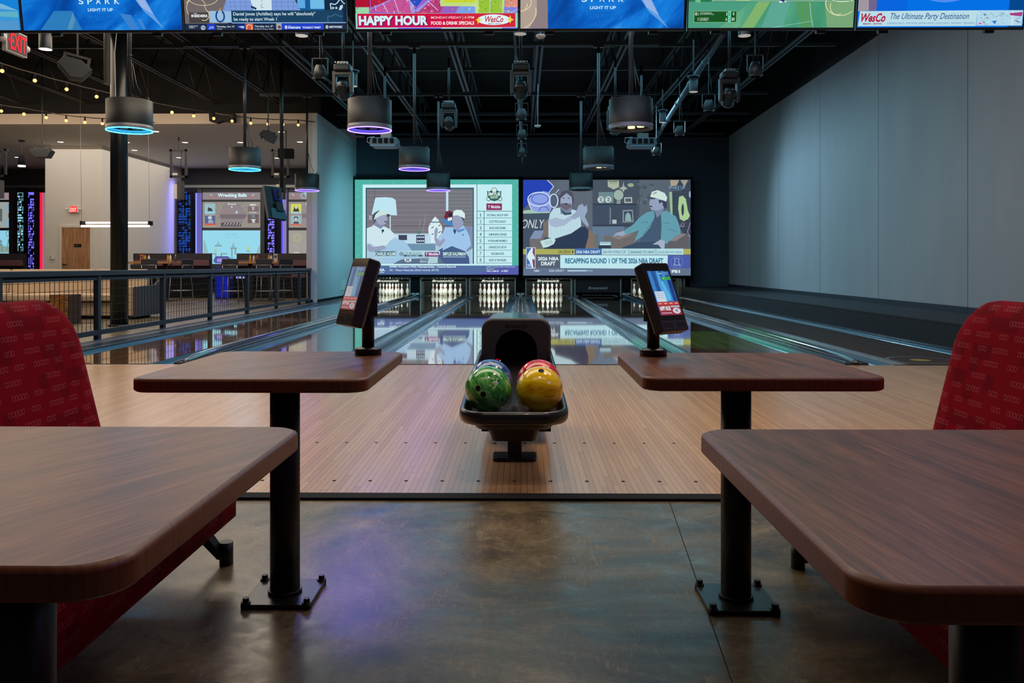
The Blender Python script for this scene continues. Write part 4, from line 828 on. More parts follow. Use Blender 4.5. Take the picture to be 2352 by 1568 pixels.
# ------------------------------------------------------------------ drum pendants
DR = .29
def drum_light(x, y, z, c):
    l = bpy.data.lights.new('drum_ring_light', 'AREA'); l.shape = 'DISK'; l.size = .5; l.energy = 9; l.color = c
    o = bpy.data.objects.new('drum_ring_light', l); o.location = (x, y, z - .03); COL.objects.link(o)
def drum(label, x, y, zb, ringcol, zt, lens):
    t = thing('drum_pendant', label, 'pendant light', (x, y, zb), group='black drum pendants on poles'); h = .39
    m = MB(); m.lathe([(DR, .05), (DR, h), (DR - .01, h), (DR - .01, .05)], PERF, (x, y, zb), 48, False); m.lathe([(.02, h - .005), (DR, h - .005)], BLK, (x, y, zb), 48, False); o = m.build('drum_shade', t, recalc=False)
    m = MB(); m.lathe([(DR + .004, 0), (DR + .004, .055), (DR - .03, .055), (DR - .03, 0), (DR + .004, 0)], mat('drum_rim', (96, 96, 108), .35), (x, y, zb), 48, False); m.build('rim', t, recalc=True)
    if ringcol:
        drum_light(x, y, zb, tuple(s2l(v) for v in ringcol))
        m = MB(); m.lathe([(DR + .002, 0), (DR + .004, -.012), (DR - .008, -.013), (DR - .010, 0)], em(ringcol, 7), (x, y, zb), 48, False); m.lathe([(DR - .032, .004), (DR - .036, .035)], em(ringcol, .9), (x, y, zb), 48, False); m.build('light_ring', t)
    m = MB(); m.lathe([(.001, .06), (DR - .03, .06)], BLKS, (x, y, zb), 32, False)
    for k in range(6 if lens else 3):
        a = k * 1.1 + .3; m.lathe([(.001, .03), (.05, .035), (.05, .06)], lens if (lens and k != 2) else GREYM, (x + .14 * math.cos(a), y + .14 * math.sin(a), zb), 12, False)
    m.build('lamp_plate', t)
    m = MB(); m.cyl((x, y, zb + h), (x, y, zt), .028, mat('pendant_pole', (48, 52, 58), .3), n=14); m.cyl((x, y, zb + h), (x, y, zb + h + .02), .09, BLK, n=14); m.cyl((x, y, zb + h + .6), (x, y, zb + h + .615), .033, BLK, n=14); m.build('pole', t)
    m = MB(); m.box(x - .10, x + .10, y - .04, y + .04, zt - .04, zt + .0, GREYM)
    for s in (-1, 1): m.tube([(x + s * (DR - .02), y, zb + h - .02), (x + s * (DR - .04), y, zb + h + .04), (x + s * (DR - .08), y, zb + h + .02)], .012, BLK, n=6)
    m.build('clamp', t)
    m = MB(); m.tube([(x + .04, y, zb + h + .5), (x + .10, y - .02, zb + h + .22), (x + .15, y, zb + h + .1), (x + .14, y, zb + h)], .006, BLKS, n=5); m.tube([(x + .03, y - .02, zb + h + .55), (x + .06, y - .02, zb + h + .2), (x + .1, y - .03, zb + h)], .005, BLKS, n=5); m.build('cable', t)
CY, VI, LENSW = (60, 190, 255), (110, 90, 255), em((250, 250, 200), 1.1)
PX = [-5.24, -2.02, 1.46]; PY = [10.85, 15.4, 19.9]
PL = [['large drum pendant with a cyan ring in front of the black column', 'mid-sized drum pendant with a cyan ring, hanging before the string lights', 'small drum pendant with a violet ring above the leaning dark monitor'],
      ['large drum pendant with a bright violet ring', 'mid-sized drum pendant with a violet ring below a projector', 'small drum pendant with a violet rim over the green bordered screen'],
      ['largest unlit drum pendant with pale lamps glinting inside', 'mid-sized unlit drum pendant with a pale lamp plate', 'small unlit drum pendant over the right big screen']]
for i in range(3):
    for j in range(3): drum(PL[i][j], PX[i], PY[j], 2.80 + .015 * j, [(CY, CY, VI), (VI, VI, VI), (None,) * 3][i][j], 5.14, LENSW if (i == 2 and j < 2) else None)

# ------------------------------------------------------------------ stage lights, cans, projectors
def moving_head(label, p, tilt, s=1.0, lens=True):
    x, y, z = p; t = thing('moving_head_light', label, 'stage light', p, group='moving head stage lights')
    m = MB(); m.box(x - .14, x + .14, y - .12, y + .12, z + .28, z + .40, BLK); m.build('base', t, bevel=.03)
    m = MB(); m.box(x - .08, x + .08, y - .10, y + .10, z + .40, z + .44, GREYM); m.cyl((x, y, z + .40), (x, y, max(5.2, z + .5)), .022, BLK, n=8)
    for k in range(5): m.cyl((x - .1 + k * .05, y - .12, z + .42), (x - .1 + k * .05, y - .135, z + .42), .009, CHROME, n=6)
    m.build('clamp', t)
    m = MB(); m.prism([(-.17, .29), (-.17, -.06), (-.14, -.10), (-.11, -.06), (-.11, .22), (.11, .22), (.11, -.06), (.14, -.10), (.17, -.06), (.17, .29)], lambda a, b, c: (x + a, y + c, z + b), mat('yoke', (44, 48, 54), .35), -.06, .06); m.build('yoke', t, bevel=.012)
    M_ = Matrix.Rotation(R(tilt), 4, 'X')
    m = MB(); m.lathe([(.001, -.20), (.07, -.19), (.10, -.12), (.11, 0), (.10, .10), (.06, .15), (.001, .16)], mat('head_shell', (34, 37, 42), .3), (x, y, z), 20, False, M_); m.build('head', t)
    m = MB(); m.lathe([(.001, -.205), (.055, -.20), (.062, -.192)], GLASSY, (x, y, z), 16, False, M_); m.lathe([(.09, -.165), (.108, -.15), (.10, -.14)], STRUT, (x, y, z), 20, False, M_)
    if lens:
        for k in range(9):
            a = k * .785; r = .035 if k < 8 else 0; m.lathe([(.001, -.212), (.007, -.208)], CHROME, Vector((x, y, z)) + M_ @ Vector((r * math.cos(a), r * math.sin(a), 0)), 6, False, M_)
    m.build('lens', t)
for lab, px, py, Y, tl in (('moving head stage light beside the largest violet pendant', 788, 205, 13.5, 55), ('nearest moving head stage light above the middle of the lanes', 1196, 205, 13.2, 60), ('moving head stage light showing a ring of small lenses', 1031, 283, 16.5, 75), ('moving head stage light partly behind the largest unlit pendant', 1413, 288, 16.5, 20), ('moving head stage light toward the grey wall', 1675, 222, 13.4, 50)):
    moving_head(lab, at(px, py, Y), tl)
def par(label, p, s=1.0):
    x, y, z = p; t = thing('par_can_light', label, 'stage light', p, group='hanging flood lights'); w_ = .12 * s
    m = MB(); m.lathe([(.07 * s, -.12 * s), (.105 * s, -.11 * s), (.095 * s, .02 * s), (.06 * s, .10 * s), (.001, .11 * s)], mat('can_shell', (40, 44, 50), .4), p, 16, False); m.build('can', t)
    m = MB(); m.box(x - w_, x + w_, y - .012, y + .012, z + .2 * s, z + .215 * s, BLK)
    for q in (-1, 1): m.box(x + q * w_ - .006, x + q * w_ + .006, y - .015, y + .015, z - .04, z + .21 * s, BLK)
    m.build('yoke', t)
    m = MB()
    for k in range(9): m.sphere((x - .09 * s + k * .022 * s, y - .08, z - .115 * s + .01 * (k % 2)), .008, CHROME, 6)
    m.build('cooling_studs', t)
    m = MB(); m.cyl((x, y, z + .21 * s), (x, y, 5.25), .010, BLK, n=6); m.tube([(x + .02, y, z + .1 * s), (x + .05, y - .03, z + .3 * s), (x + .015, y, z + .6)], .006, BLKS, n=5); m.build('hanger', t)
for lab, px, py, Y in (('flood light left of the large violet pendant', 735, 165, 12.6), ('topmost flood light near the grey wall', 1735, 158, 12.4), ('flood light hanging between two others near the grey wall', 1628, 242, 15.5), ('flood light high at the back, left of the grey wall corner', 1561, 300, 17.8), ('small flood light just right of the right projector', 1508, 347, 20.5), ('flood light below the nearest central stage light', 1198, 262, 15.5), ('flood light third down the central line', 1199, 308, 18), ('lowest flood light of the central line above the screens', 1199, 348, 20.5)):
    par(lab, at(px, py, Y))
def downlight(label, p, lit, h=.26, r=.075):
    x, y, z = p; t = thing('cylinder_downlight', label, 'ceiling light', p, group='cylinder downlights')
    m = MB(); m.lathe([(r, 0), (r, h), (.001, h + .01)], mat('cylinder_black', (44, 50, 60), .4), p, 24, False); m.build('housing', t)
    m = MB(); m.lathe([(.001, .004), (r - .006, .004), (r - .004, -.003), (r + .002, -.002)], em((255, 246, 235), lit), p, 24, False); m.build('diffuser', t)
    m = MB(); m.cyl((x, y, z + h), (x, y, z + h + .02), .11, mat('mount_disc', (70, 90, 104), .4), n=18); m.cyl((x, y, z + h), (x, y, 6.2), .012, BLK, n=6); m.build('mount', t)
for lab, px, py, Y, lit in (('lit cylinder downlight beside the near exit sign', 104.5, 113, 10.2, 1.6), ('cylinder downlight under the television with the news caption', 693, 82, 10.2, .55), ('cylinder downlight under the seam between red and blue televisions', 1195, 78, 10.2, .35), ('cylinder downlight under the green television', 1710, 82, 10.2, .4), ('cylinder downlight behind the left stage light', 811, 198, 14.5, .45), ('cylinder downlight on the thick grey pipe', 1593, 211, 14.5, .4), ('cylinder downlight just right of the largest unlit pendant', 1522, 281, 18.6, .4)):
    downlight(lab, at(px, py, Y), lit)
def projector(label, p, s=1):
    x, y, z = p; t = thing('projector', label, 'projector', p, group='ceiling projectors')
    m = MB(); m.prism([(-.30, .0), (-.24, -.045), (.24, -.045), (.30, 0), (.28, .14), (-.26, .14)], lambda a, b, c: (x + a, y + c, z + b), mat('projector_shell', (88, 100, 112), .4), -.22, .22); m.build('housing', t, bevel=.012)
    m = MB()
    for k in range(4): m.box(x - .22 + k * .12, x - .14 + k * .12, y - .235, y - .21, z + .02, z + .12, BLKM)
    m.box(x - .27, x + .25, y - .23, y - .2, z - .04, z - .02, mat('projector_strip', (110, 160, 190), .3)); m.build('vent_panel', t)
    m = MB(); m.tube([(x - .28, y - .1, z + .02), (x - .36, y - .1, z + .06), (x - .35, y - .1, z + .15), (x - .2, y - .1, z + .17)], .006, WHITE, n=5); m.build('cable', t)
    m = MB(); m.box(x - .08, x + .14, y - .07, y + .07, z + .16, z + .26, GREYM); m.cyl((x, y, z + .14), (x, y, 5.2), .025, BLK, n=8); m.build('mount', t)
projector('left ceiling projector under the large violet pendant', at(884, 334, 17.2)); projector('right ceiling projector below the largest unlit pendant', at(1473, 335, 17.2))
for lab, px, py, Y, r in (('white round ceiling sensor under the red and blue televisions', 1242, 86, 10.5, .062), ('small white sensor hanging from a thin rod', 1235, 291, 18, .07)):
    p = at(px, py, Y); t = thing('ceiling_sensor', lab, 'sensor', p); MB().lathe([(.001, -.02), (r * .6, -.012), (r, .01), (r, .03), (r * .3, .04)], WHITE, p, 20, False).build('dome', t)
    m = MB(); m.cyl(p + Vector((0, 0, .03)), (p.x + .02, p.y, 6.2), .010, GREYM, n=6); m.build('rod', t)

# ------------------------------------------------------------------ walnut tables
def rrect(x0, x1, y0, y1, r, n=8, rs=None):
    rs = rs or (r, r, r, r); P = []
    for (cx, cy, a0, q) in ((x1 - rs[0], y1 - rs[0], 0, rs[0]), (x0 + rs[1], y1 - rs[1], 90, rs[1]), (x0 + rs[2], y0 + rs[2], 180, rs[2]), (x1 - rs[3], y0 + rs[3], 270, rs[3])):
        for i in range(n + 1): a = R(a0 + 90 * i / n); P.append((cx + q * math.cos(a), cy + q * math.sin(a)))
    return P
BAND = {}
def band(col, nm):
    n = NT(nm, .38); x, y, z = n.xyz(n.coord()); v = n.comb(n.M('MULTIPLY', n.M('ADD', x, y), 120), n.M('MULTIPLY', z, 6), 0)
    g = n.noise(v, 1, 4, .6); n.base(n.ramp(g, [(.3, tuple(int(c * .75) for c in col)), (.7, col)])); return n.m
BANDM = band((152, 86, 52), 'walnut_edge_band')
def table(label, x0, x1, y0, y1, wood, px, py):
    t = thing('bowling_table', label, 'table', (px, py, 0), group='walnut tables on black posts'); h = .69; th = .036
    prof = [(0.005, 0), (.001, .0035), (0, .005), (0, .0062), (0, th - .0082), (0, th - .007), (.0015, th - .003), (.007, th)]
    m = MB(); rings = []
    for ins, z in prof: rings.append([(a, b, h - th + z) for a, b in rrect(x0 + ins, x1 - ins, y0 + ins, y1 - ins, .055 - ins * .5)])
    m.loft(rings, BANDM, caps=False); m.build('edge_band', t)
    m = MB(); m.face(list(rings[-1]), wood); m.face([(a, b, h - th) for a, b, c in rings[0]], BLKM); m.build('table_top', t, recalc=True)
    m = MB(); m.cyl((px, py, .02), (px, py, h - th - .008), .0435, mat('post_black', (22, 23, 25), .38), n=40); m.cyl((px, py, .018), (px, py, .024), .05, BLK, n=32); m.build('post', t)
    m = MB(); m.box(px - .10, px + .10, py - .10, py + .10, .004, .014, BLKS); m.build('base_plate', t, bevel=.002)
    for a in (-1, 1):
        for b in (-1, 1):
            m = MB(); m.cyl((px + a * .088, py + b * .088, .0), (px + a * .088, py + b * .088, .019), .014, BLK, n=16); m.cyl((px + a * .088, py + b * .088, .019), (px + a * .088, py + b * .088, .030), .010, BLK, n=6); m.build('bolt', t)
    m = MB(); m.box(px - .12, px + .12, py - .12, py + .12, h - th - .010, h - th - .001, BLK); m.build('mounting_plate', t)
table('walnut table with the left touch kiosk, beyond the nearer left table', -1.035, -.405, 2.122, 2.825, WALN_L, -.706, 2.43)
table('walnut table with the right touch kiosk, beyond the nearer right table', .325, .978, 2.163, 2.795, WALN_R, .632, 2.405)
table('nearest walnut table on the left side with nothing on it', -1.035, -.400, .795, 1.503, WALN_L, -.715, 1.16)
table('nearest walnut table on the right side with nothing on it', .318, .965, .755, 1.492, WALN_R, .612, 1.08)

# ------------------------------------------------------------------ touch kiosks
def kiosk(label, bx, by, cx, cy, cz, th, tau, W, L, glare, st):
    t = thing('touch_kiosk', label, 'kiosk', (bx, by, .69), group='touch screen kiosks on the tables')
    n = Vector((math.sin(th), -math.cos(th), 0)); r = Vector((-n.y, n.x, 0)); up = Vector((0, 0, 1)) * math.cos(tau) - n * math.sin(tau); nn = n * math.cos(tau) + Vector((0, 0, 1)) * math.sin(tau)
    C = Vector((cx, cy, cz))
    def q(a, b, c): return C + r * a + up * b + nn * c
    shell = mat('kiosk_shell', (58, 59, 63), .4)
    m = MB(); o = rrect(-W / 2, W / 2, -L / 2, L / 2, .006, 4); o2 = rrect(-W / 2 + .006, W / 2 - .006, -L / 2 + .012, L / 2 - .006, .006, 4)
    m.loft([[q(a * .86, b * .96, -.046) for a, b in o], [q(a, b, -.034) for a, b in o], [q(a, b, 0) for a, b in o], [q(a, b, .002) for a, b in rrect(-W / 2 + .002, W / 2 - .002, -L / 2 + .002, L / 2 - .002, .006, 4)]], shell, smooth=False); m.build('housing', t)
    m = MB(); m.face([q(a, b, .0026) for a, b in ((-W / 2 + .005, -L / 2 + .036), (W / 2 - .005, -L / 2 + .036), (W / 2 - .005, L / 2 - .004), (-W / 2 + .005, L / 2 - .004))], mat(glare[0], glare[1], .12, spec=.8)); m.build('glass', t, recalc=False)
    m = MB(); m.face([q(a, b, .0026) for a, b in ((-W / 2 + .005, -L / 2 + .006), (W / 2 - .005, -L / 2 + .006), (W / 2 - .005, -L / 2 + .033), (-W / 2 + .005, -L / 2 + .033))], shell)
    for s in (-1, 1): m.face([q(s * W * .24 + a, b, .003) for a, b in ((-.020, -L / 2 + .012), (.020, -L / 2 + .012), (.020, -L / 2 + .027), (-.020, -L / 2 + .027))], mat('speaker_grille', (28, 28, 31), .7))
    m.build('speaker_bar', t, recalc=False)
    # picture
    sw, b0, b1 = W * .41, -L / 2 + .052, L / 2 - .030
    TL, TR, BL = q(-sw, b1, .003), q(sw, b1, .003), q(-sw, b0, .003)
    d = Disp(TL, TR, BL, (0, 0, 100, 180), (0, 0, 1), .00004, st); d.N = nn
    if glare[2]: G = lambda c: tuple(int(v * .55 + w_ * .45) for v, w_ in zip(c, (176, 150, 138)))  # mixes a warm painted glare into the picture colours
    else: G = lambda c: c
    d.full(G((44, 96, 170)))
    for k, (a, w_, c) in enumerate(((5, 10, (60, 130, 200)), (22, 8, (40, 84, 150)), (40, 12, (80, 160, 215)), (66, 9, (60, 140, 205)), (84, 8, (36, 60, 130)))): d.poly([(a, 0), (a + w_, 0), (a + w_ + 5, 60), (a + w_ + 1, 95), (a + w_ + 6, 125), (a - 5, 125), (a, 95), (a - 4, 60)], G(c))
    d.poly([(48, 45), (60, 40), (66, 75), (74, 100), (70, 122), (52, 122), (46, 100), (52, 75)], G((90, 180, 230))); d.rect_(50, 9, 66, 12, G((200, 214, 230))); d.rect_(74, 5, 94, 9, G((110, 150, 200))); d.rect_(74, 12, 94, 16, G((110, 150, 200)))
    d.rect_(58, 24, 98, 38, G((66, 160, 84))); d.rect_(62, 30, 70, 32, G((230, 240, 230)))
    d.rect_(4, 84, 48, 126, G((200, 216, 232)))
    for k in range(3): d.rect_(8, 92 + k * 8, 44, 94 + k * 8, G((150, 170, 196)))
    d.rect_(0, 127, 100, 140, G((190, 66, 62)))
    for k in range(4): d.rect_(6 + k * 25, 132, 20 + k * 25, 135, G((230, 190, 190)))
    d.rect_(0, 140, 100, 180, G((150, 44, 60))); d.text('HAPPY HOUR', 4, 144, 54, 162, G((226, 230, 236)), .05); d.rect_(56, 143, 98, 150, G((180, 176, 190))); d.rect_(6, 169, 54, 174, G((190, 150, 165))); d.ell(78, 164, 18, 12, G((206, 206, 214))); d.text('W', 72, 158, 84, 170, G((90, 80, 140)), .05)
    d.build('screen', t)
    m = MB(); bc = Vector((bx, by, .69)); m.lathe([(.001, 0), (.0445, 0), (.0445, .018), (.043, .021), (.026, .026), (.021, .027)], BLKS, bc, 40, False); m.build('base_disc', t)
    m = MB(); m.cyl(bc + Vector((0, 0, .02)), Vector((bx, by, cz - .02)), .0205, BLK, n=28); m.build('pole', t)
    m = MB(); s0 = Vector((bx, by, cz - .085)); m.prism(rrect(-.024, .024, -.024, .026, .008, 4), lambda a, b, c: s0 + r * a - n * b + Vector((0, 0, c)), BLK, 0, .10); m.build('neck_sleeve', t)
    return t
kiosk('tilted touch kiosk on the left table with a glare covered screen', -.512, 2.722, -.552, 2.672, .903, R(-52), R(17), .120, .228, ('kiosk_glass_glare', (140, 124, 110), True), .85)  # glass colour carries a painted warm brown reflection
kiosk('tilted touch kiosk on the right table with a blue pin picture', .437, 2.70, .466, 2.645, .888, R(37), R(24), .122, .236, ('kiosk_glass', (40, 40, 44), False), .95)

# ------------------------------------------------------------------ red benches
def bench(label, s, xs, xb, y0, y1, ybend):
    """s = -1 left bench, back on its outer side; xs seat front, xb back foot"""
    t = thing('bench_seat', label, 'bench', ((xs + xb) / 2, (y0 + y1) / 2, 0), group='red patterned benches')
    uvf = lambda co, nr: (co.y, co.z if abs(nr.x) > .5 else co.x * -s)
    m = MB(); prof = [(0, .152), (.0, .40), (-.012, .435), (-.04, .452), (-.30, .455), (xb * s * s - 0, 0)]
    W = abs(xb - xs)
    pr = [(0, .15), (0, .375), (.008, .405), (.028, .428), (.06, .434), (W * .55, .436), (W + .02, .43), (W + .06, .38), (W + .06, .15)]
    ys = [(y0, .03), (y0 + .01, .012), (y0 + .035, 0), (y1 - .035, 0), (y1 - .01, .012), (y1, .03)]
    rings = [[(xs + s * (a + (ins if a < W / 2 else -ins)), y, z - (ins if z > .3 else -ins * .3)) for a, z in pr] for y, ins in ys]
    m.loft(rings, RED); m.build('seat_cushion', t, uvf=uvf)
    # back: outline in (y, height) with rounded top corners, leaning outward, padded
    H0, H1 = .42, .872
    def out(ins):
        P = rrect(y0 + .0 + ins, y1 + .012 - ins, H0, H1 - ins, .11, 10, (.15 - ins, .15 - ins, .02, .02)); return P
    def lean(y, z, d):
        k = (z - H0) / (H1 - H0); crown = .014 * (1 - ((y - (y0 + y1) / 2) / ((y1 - y0) / 2)) ** 2) * k
        wide = .035 * (1 - k) * (1 if y > (y0 + y1) / 2 else -1)
        return (xb + s * (.115 * k ** 1.15 + d), y + wide * .0 , z + crown)
    rings = []
    for ins, d in ((.10, -.006), (.05, -.004), (.02, .006), (.004, .022), (0, .045), (.004, .068), (.03, .09), (.08, .095)):
        rings.append([lean(y, z, d) for y, z in out(ins)])
    m = MB(); m.loft(rings, RED); m.build('backrest', t, uvf=lambda co, nr: (co.y, co.z * 1.03))
    m = MB(); m.box(min(xb + s * .10, xb + s * .03), max(xb + s * .10, xb + s * .03), y0 + .2, y1 - .2, .2, .5, BLK); m.build('back_frame', t)
    for y in (y0 + .12, y1 - .12):
        for xx in (xs + s * .02, xb):
            m = MB(); dy = .05 if y > (y0 + y1) / 2 else -.05
            m.loft([[(xx + s * .09 + a, y + b, .155) for a, b in ((-.02, -.03), (.02, -.03), (.02, .03), (-.02, .03))], [(xx + a + s * .01, y + dy + b, .02) for a, b in ((-.015, -.015), (.015, -.015), (.015, .015), (-.015, .015))]], BLK, smooth=False)
            m.cyl((xx, y + dy, 0), (xx, y + dy, .075), .022, BLK, n=16); m.build('leg', t)
bench('red bench patterned with small rings, behind the tables on the left', -1, -.955, -1.415, 1.12, 2.755, 0)
bench('red bench patterned with small rings, behind the tables on the right', 1, .885, 1.365, 1.06, 2.745, 0)

# ------------------------------------------------------------------ ball return rack
BX = -.033
t = thing('ball_return', 'black ball return rack with a hooded opening at the centre of the approach', 'ball return', (BX, 4.17, 0))
PLS = mat('rack_plastic', (30, 30, 33), .3, coat=.2); PLD = mat('rack_plastic_dark', (20, 20, 22), .45)
def hw(y):
    k = (y - 3.56) / .94
    if k < .16: return .249 * (1 - (1 - k / .16) ** 2.6 * .45)
    return .249 - .036 * ((k - .16) / .84) ** 1.2
def rz(y): return .345 + .150 * max(0, (y - 3.66) / .84) ** 1.15
yy = [3.56, 3.565, 3.58, 3.60, 3.63, 3.67, 3.72, 3.80, 3.9, 4.0, 4.1, 4.2, 4.3, 4.4, 4.5, 4.6]
def loop(ins, dz, flat=None):
    L_ = []
    ys_ = [max(y, 3.56 + ins) for y in yy]
    for y, yo in zip(ys_, yy):
        z = (rz(yo) + dz) if flat is None else flat
        L_.append((BX + max(.02, hw(yo) - ins), y, z))
    for y, yo in reversed(list(zip(ys_, yy))):
        z = (rz(yo) + dz) if flat is None else flat
        L_.append((BX - max(.02, hw(yo) - ins), y, z))
    return L_
m = MB(); m.loft([loop(.06, -.062), loop(.012, -.060), loop(.003, -.045), loop(0, -.03), loop(.003, -.012), loop(.012, -.001), loop(.022, 0), loop(.030, -.006), loop(.034, -.02), loop(.05, 0, .300)], PLS); m.build('tray_rim', t)
m = MB(); m.face(loop(.05, 0, .3005), PLD); m.box(BX - .012, BX + .012, 3.66, 4.5, .30, .318, PLS); m.box(BX + .01, BX + .10, 3.645, 3.665, .30, .322, PLS); m.build('tray_floor', t)
m = MB(); m.loft([[(BX + a, y, .19) for a, y in rrect(-.10, .10, 3.70, 4.3, .03, 5)], [(BX + a, y, .248) for a, y in rrect(-.118, .118, 3.68, 4.35, .03, 5)], [(BX + a, y, .255) for a, y in rrect(-.165, .165, 3.63, 4.4, .06, 5)], [(BX + a, y, .300) for a, y in rrect(-.21, .21, 3.60, 4.45, .10, 5)]], PLD); m.build('lower_shell', t)
m = MB(); m.box(BX - .036, BX + .036, 4.12, 4.19, .01, .22, PLD); m.build('pedestal', t, bevel=.004)
m = MB(); m.prism(rrect(BX - .112, BX + .112, 4.085, 4.235, .02, 5), lambda a, b, c: (a, b, c), PLS, .004, .022); m.build('foot_plate', t, bevel=.003)
HXc, HW_, HT, HB = BX + .006, .192, .696, .07
def outl(w_, top, bot, r, n=8):
    P = [(w_, bot)]
    for i in range(n + 1): a = R(90 * i / n); P.append((w_ - r + r * math.cos(a), top - r + r * math.sin(a)))
    for i in range(n + 1): a = R(90 + 90 * i / n); P.append((-w_ + r + r * math.cos(a), top - r + r * math.sin(a)))
    P.append((-w_, bot)); return P
m = MB(); rings = [[(HXc + a, y, z) for a, z in outl(w_, tp, HB, .065)] for y, w_, tp in ((4.51, HW_, HT), (4.56, HW_ - .002, HT), (4.7, HW_ - .006, HT - .0), (5.0, HW_ - .012, HT + .001), (5.10, HW_ - .018, HT - .002))]
m.loft(rings, PLS, caps=False); m.face(rings[-1], PLS); m.build('hood_shell', t)
def arch(r, zc, bot, n=20): return [(r, bot)] + [(r * math.cos(math.pi * i / n), zc + r * math.sin(math.pi * i / n)) for i in range(n + 1)] + [(-r, bot)]
ar = arch(.115, .519, .28); on = outl(HW_ - .012, HT - .012, .28, .055)
fp = [(a, b) for a, b in on] + list(reversed(ar))
m = MB()
def fpt(a, b, c): return (HXc + a, c, b)
m.prism(fp, fpt, mat('hood_face', (60, 62, 68), .5), 4.497, 4.53)
m.loft([[fpt(a, b, 4.51) for a, b in outl(HW_, HT, .28, .065)], [fpt(a, b, 4.500) for a, b in outl(HW_ - .004, HT - .004, .28, .062)], [fpt(a, b, 4.497) for a, b in on]], mat('hood_face'), closed=False, caps=False); m.build('hood_face', t)
m = MB(); m.loft([[fpt(a, b, 4.51) for a, b in arch(.115, .519, .28)], [fpt(a, b, 4.95) for a, b in arch(.112, .515, .28)]], BLKM, closed=False, caps=False); m.face([fpt(a, b, 4.95) for a, b in arch(.115, .519, .28)], BLKM); m.build('opening_liner', t)
m = MB(); put_text(m, 'Brunswick', lambda u, v: (HXc - .062 + .124 * u, 4.4945, .643 + .021 * v), mat('hood_letter', (26, 25, 27), .6), .015, .3); m.build('lettering', t)
m = MB(); m.box(HXc - .045, HXc + .045, 4.62, 4.66, .36, .455, mat('wood_stop', (96, 60, 36), .5)); m.box(HXc - .03, HXc + .02, 4.612, 4.62, .392, .400, WHITE); m.build('ball_stop', t, bevel=.004)
m = MB(); m.box(HXc - .112, HXc - .099, 4.50, 4.53, .455, .47, em((200, 10, 40), .8)); m.sphere((HXc - .09, 4.53, .46), .003, em((240, 240, 240), 1), 8); m.sphere((HXc + .09, 4.53, .46), .003, em((220, 220, 220), .8), 8); m.build('sensor_light', t)
CAMV = Vector((0, 0, CAMH))
def ray_sphere(px, py, C, r):
    dr = (at(px, py, 5) - CAMV).normalized(); oc = CAMV - C; b = oc.dot(dr); q = b * b - oc.dot(oc) + r * r
    return CAMV + dr * (-b - math.sqrt(max(q, 0)))
RB = .1085
def ball(label, C, mt, holes=(), writing=(), kind=None):
    C = Vector(C); t = thing('bowling_ball', label, 'bowling ball', C - Vector((0, 0, RB)), group='bowling balls on the ball return')
    m = MB(); m.sphere(C, RB, mt, 48); m.build('ball', t)
    for px, py, r in holes:
        p = ray_sphere(px, py, C, RB); n_ = (p - C).normalized(); M_ = n_.to_track_quat('Z', 'Y').to_matrix()
        m = MB(); m.lathe([(.001, RB * math.cos(r / RB) + .0006), (r, RB * math.cos(r / RB) + .0011), (r * 1.05, RB * math.cos(r * 1.05 / RB) + .0012)], BLKM, C, 24, False, M_.to_4x4())
        m.lathe([(r * 1.02, RB * math.cos(r / RB) + .0011), (r * 1.17, RB * math.cos(r * 1.17 / RB) + .0002)], mat('hole_rim', (150, 176, 120), .2), C, 24, False, M_.to_4x4()); m.build('finger_hole', t)
    for s_, quad, c, bo, sh in writing:     # quad: bottom-left, bottom-right, top-left photo pixels
        bl, br, tl = quad
        def fn(u, v):
            p = ray_sphere(bl[0] + (br[0] - bl[0]) * u + (tl[0] - bl[0]) * v, bl[1] + (br[1] - bl[1]) * u + (tl[1] - bl[1]) * v, C, RB)
            return C + (p - C).normalized() * (RB + c[1])
        m = MB(); put_text(m, s_, fn, c[0], bo, sh); m.build('lettering', t, recalc=False)
INK = mat('ball_ink', (222, 226, 170), .4); INKW = mat('ball_ink_white', (226, 232, 222), .4)
GRN = marble('marble_green', (10, 84, 36), (52, 150, 66), (150, 214, 124), 7, .8)
ball('green marbled bowling ball marked 14', (-.153, 3.78, .413), GRN, ((1098, 891, .0125), (1110, 905, .0125)),
     (('14', ((1124, 884), (1138, 893), (1131, 860)), (INK, .0004), .05, 0), ('14', ((1126.5, 882), (1136, 889), (1132, 864)), (GRN, .0007), -.02, 0),
      ('MINISTER', ((1133, 853), (1154, 872), (1135, 851)), (INKW, .0004), .02, 0), ('Brunswick', ((1076, 909), (1099, 929.5), (1079, 903)), (INKW, .0004), .02, .1)))
ball('yellow marbled bowling ball with one hole near its top', (.086, 3.78, .413), marble('marble_yellow', (176, 112, 0), (232, 184, 6), (248, 220, 50), 4, 1.5), ((1243, 851, .012),))
ball('dark blue marbled bowling ball behind the green one', (-.151, 4.055, .413), marble('marble_blue', (28, 40, 100), (44, 84, 160), (120, 160, 210), 9, .8))
ball('red bowling ball behind the yellow one', (.087, 4.055, .413), marble('marble_red', (150, 4, 26), (206, 14, 36), (236, 60, 70), 5, .2))

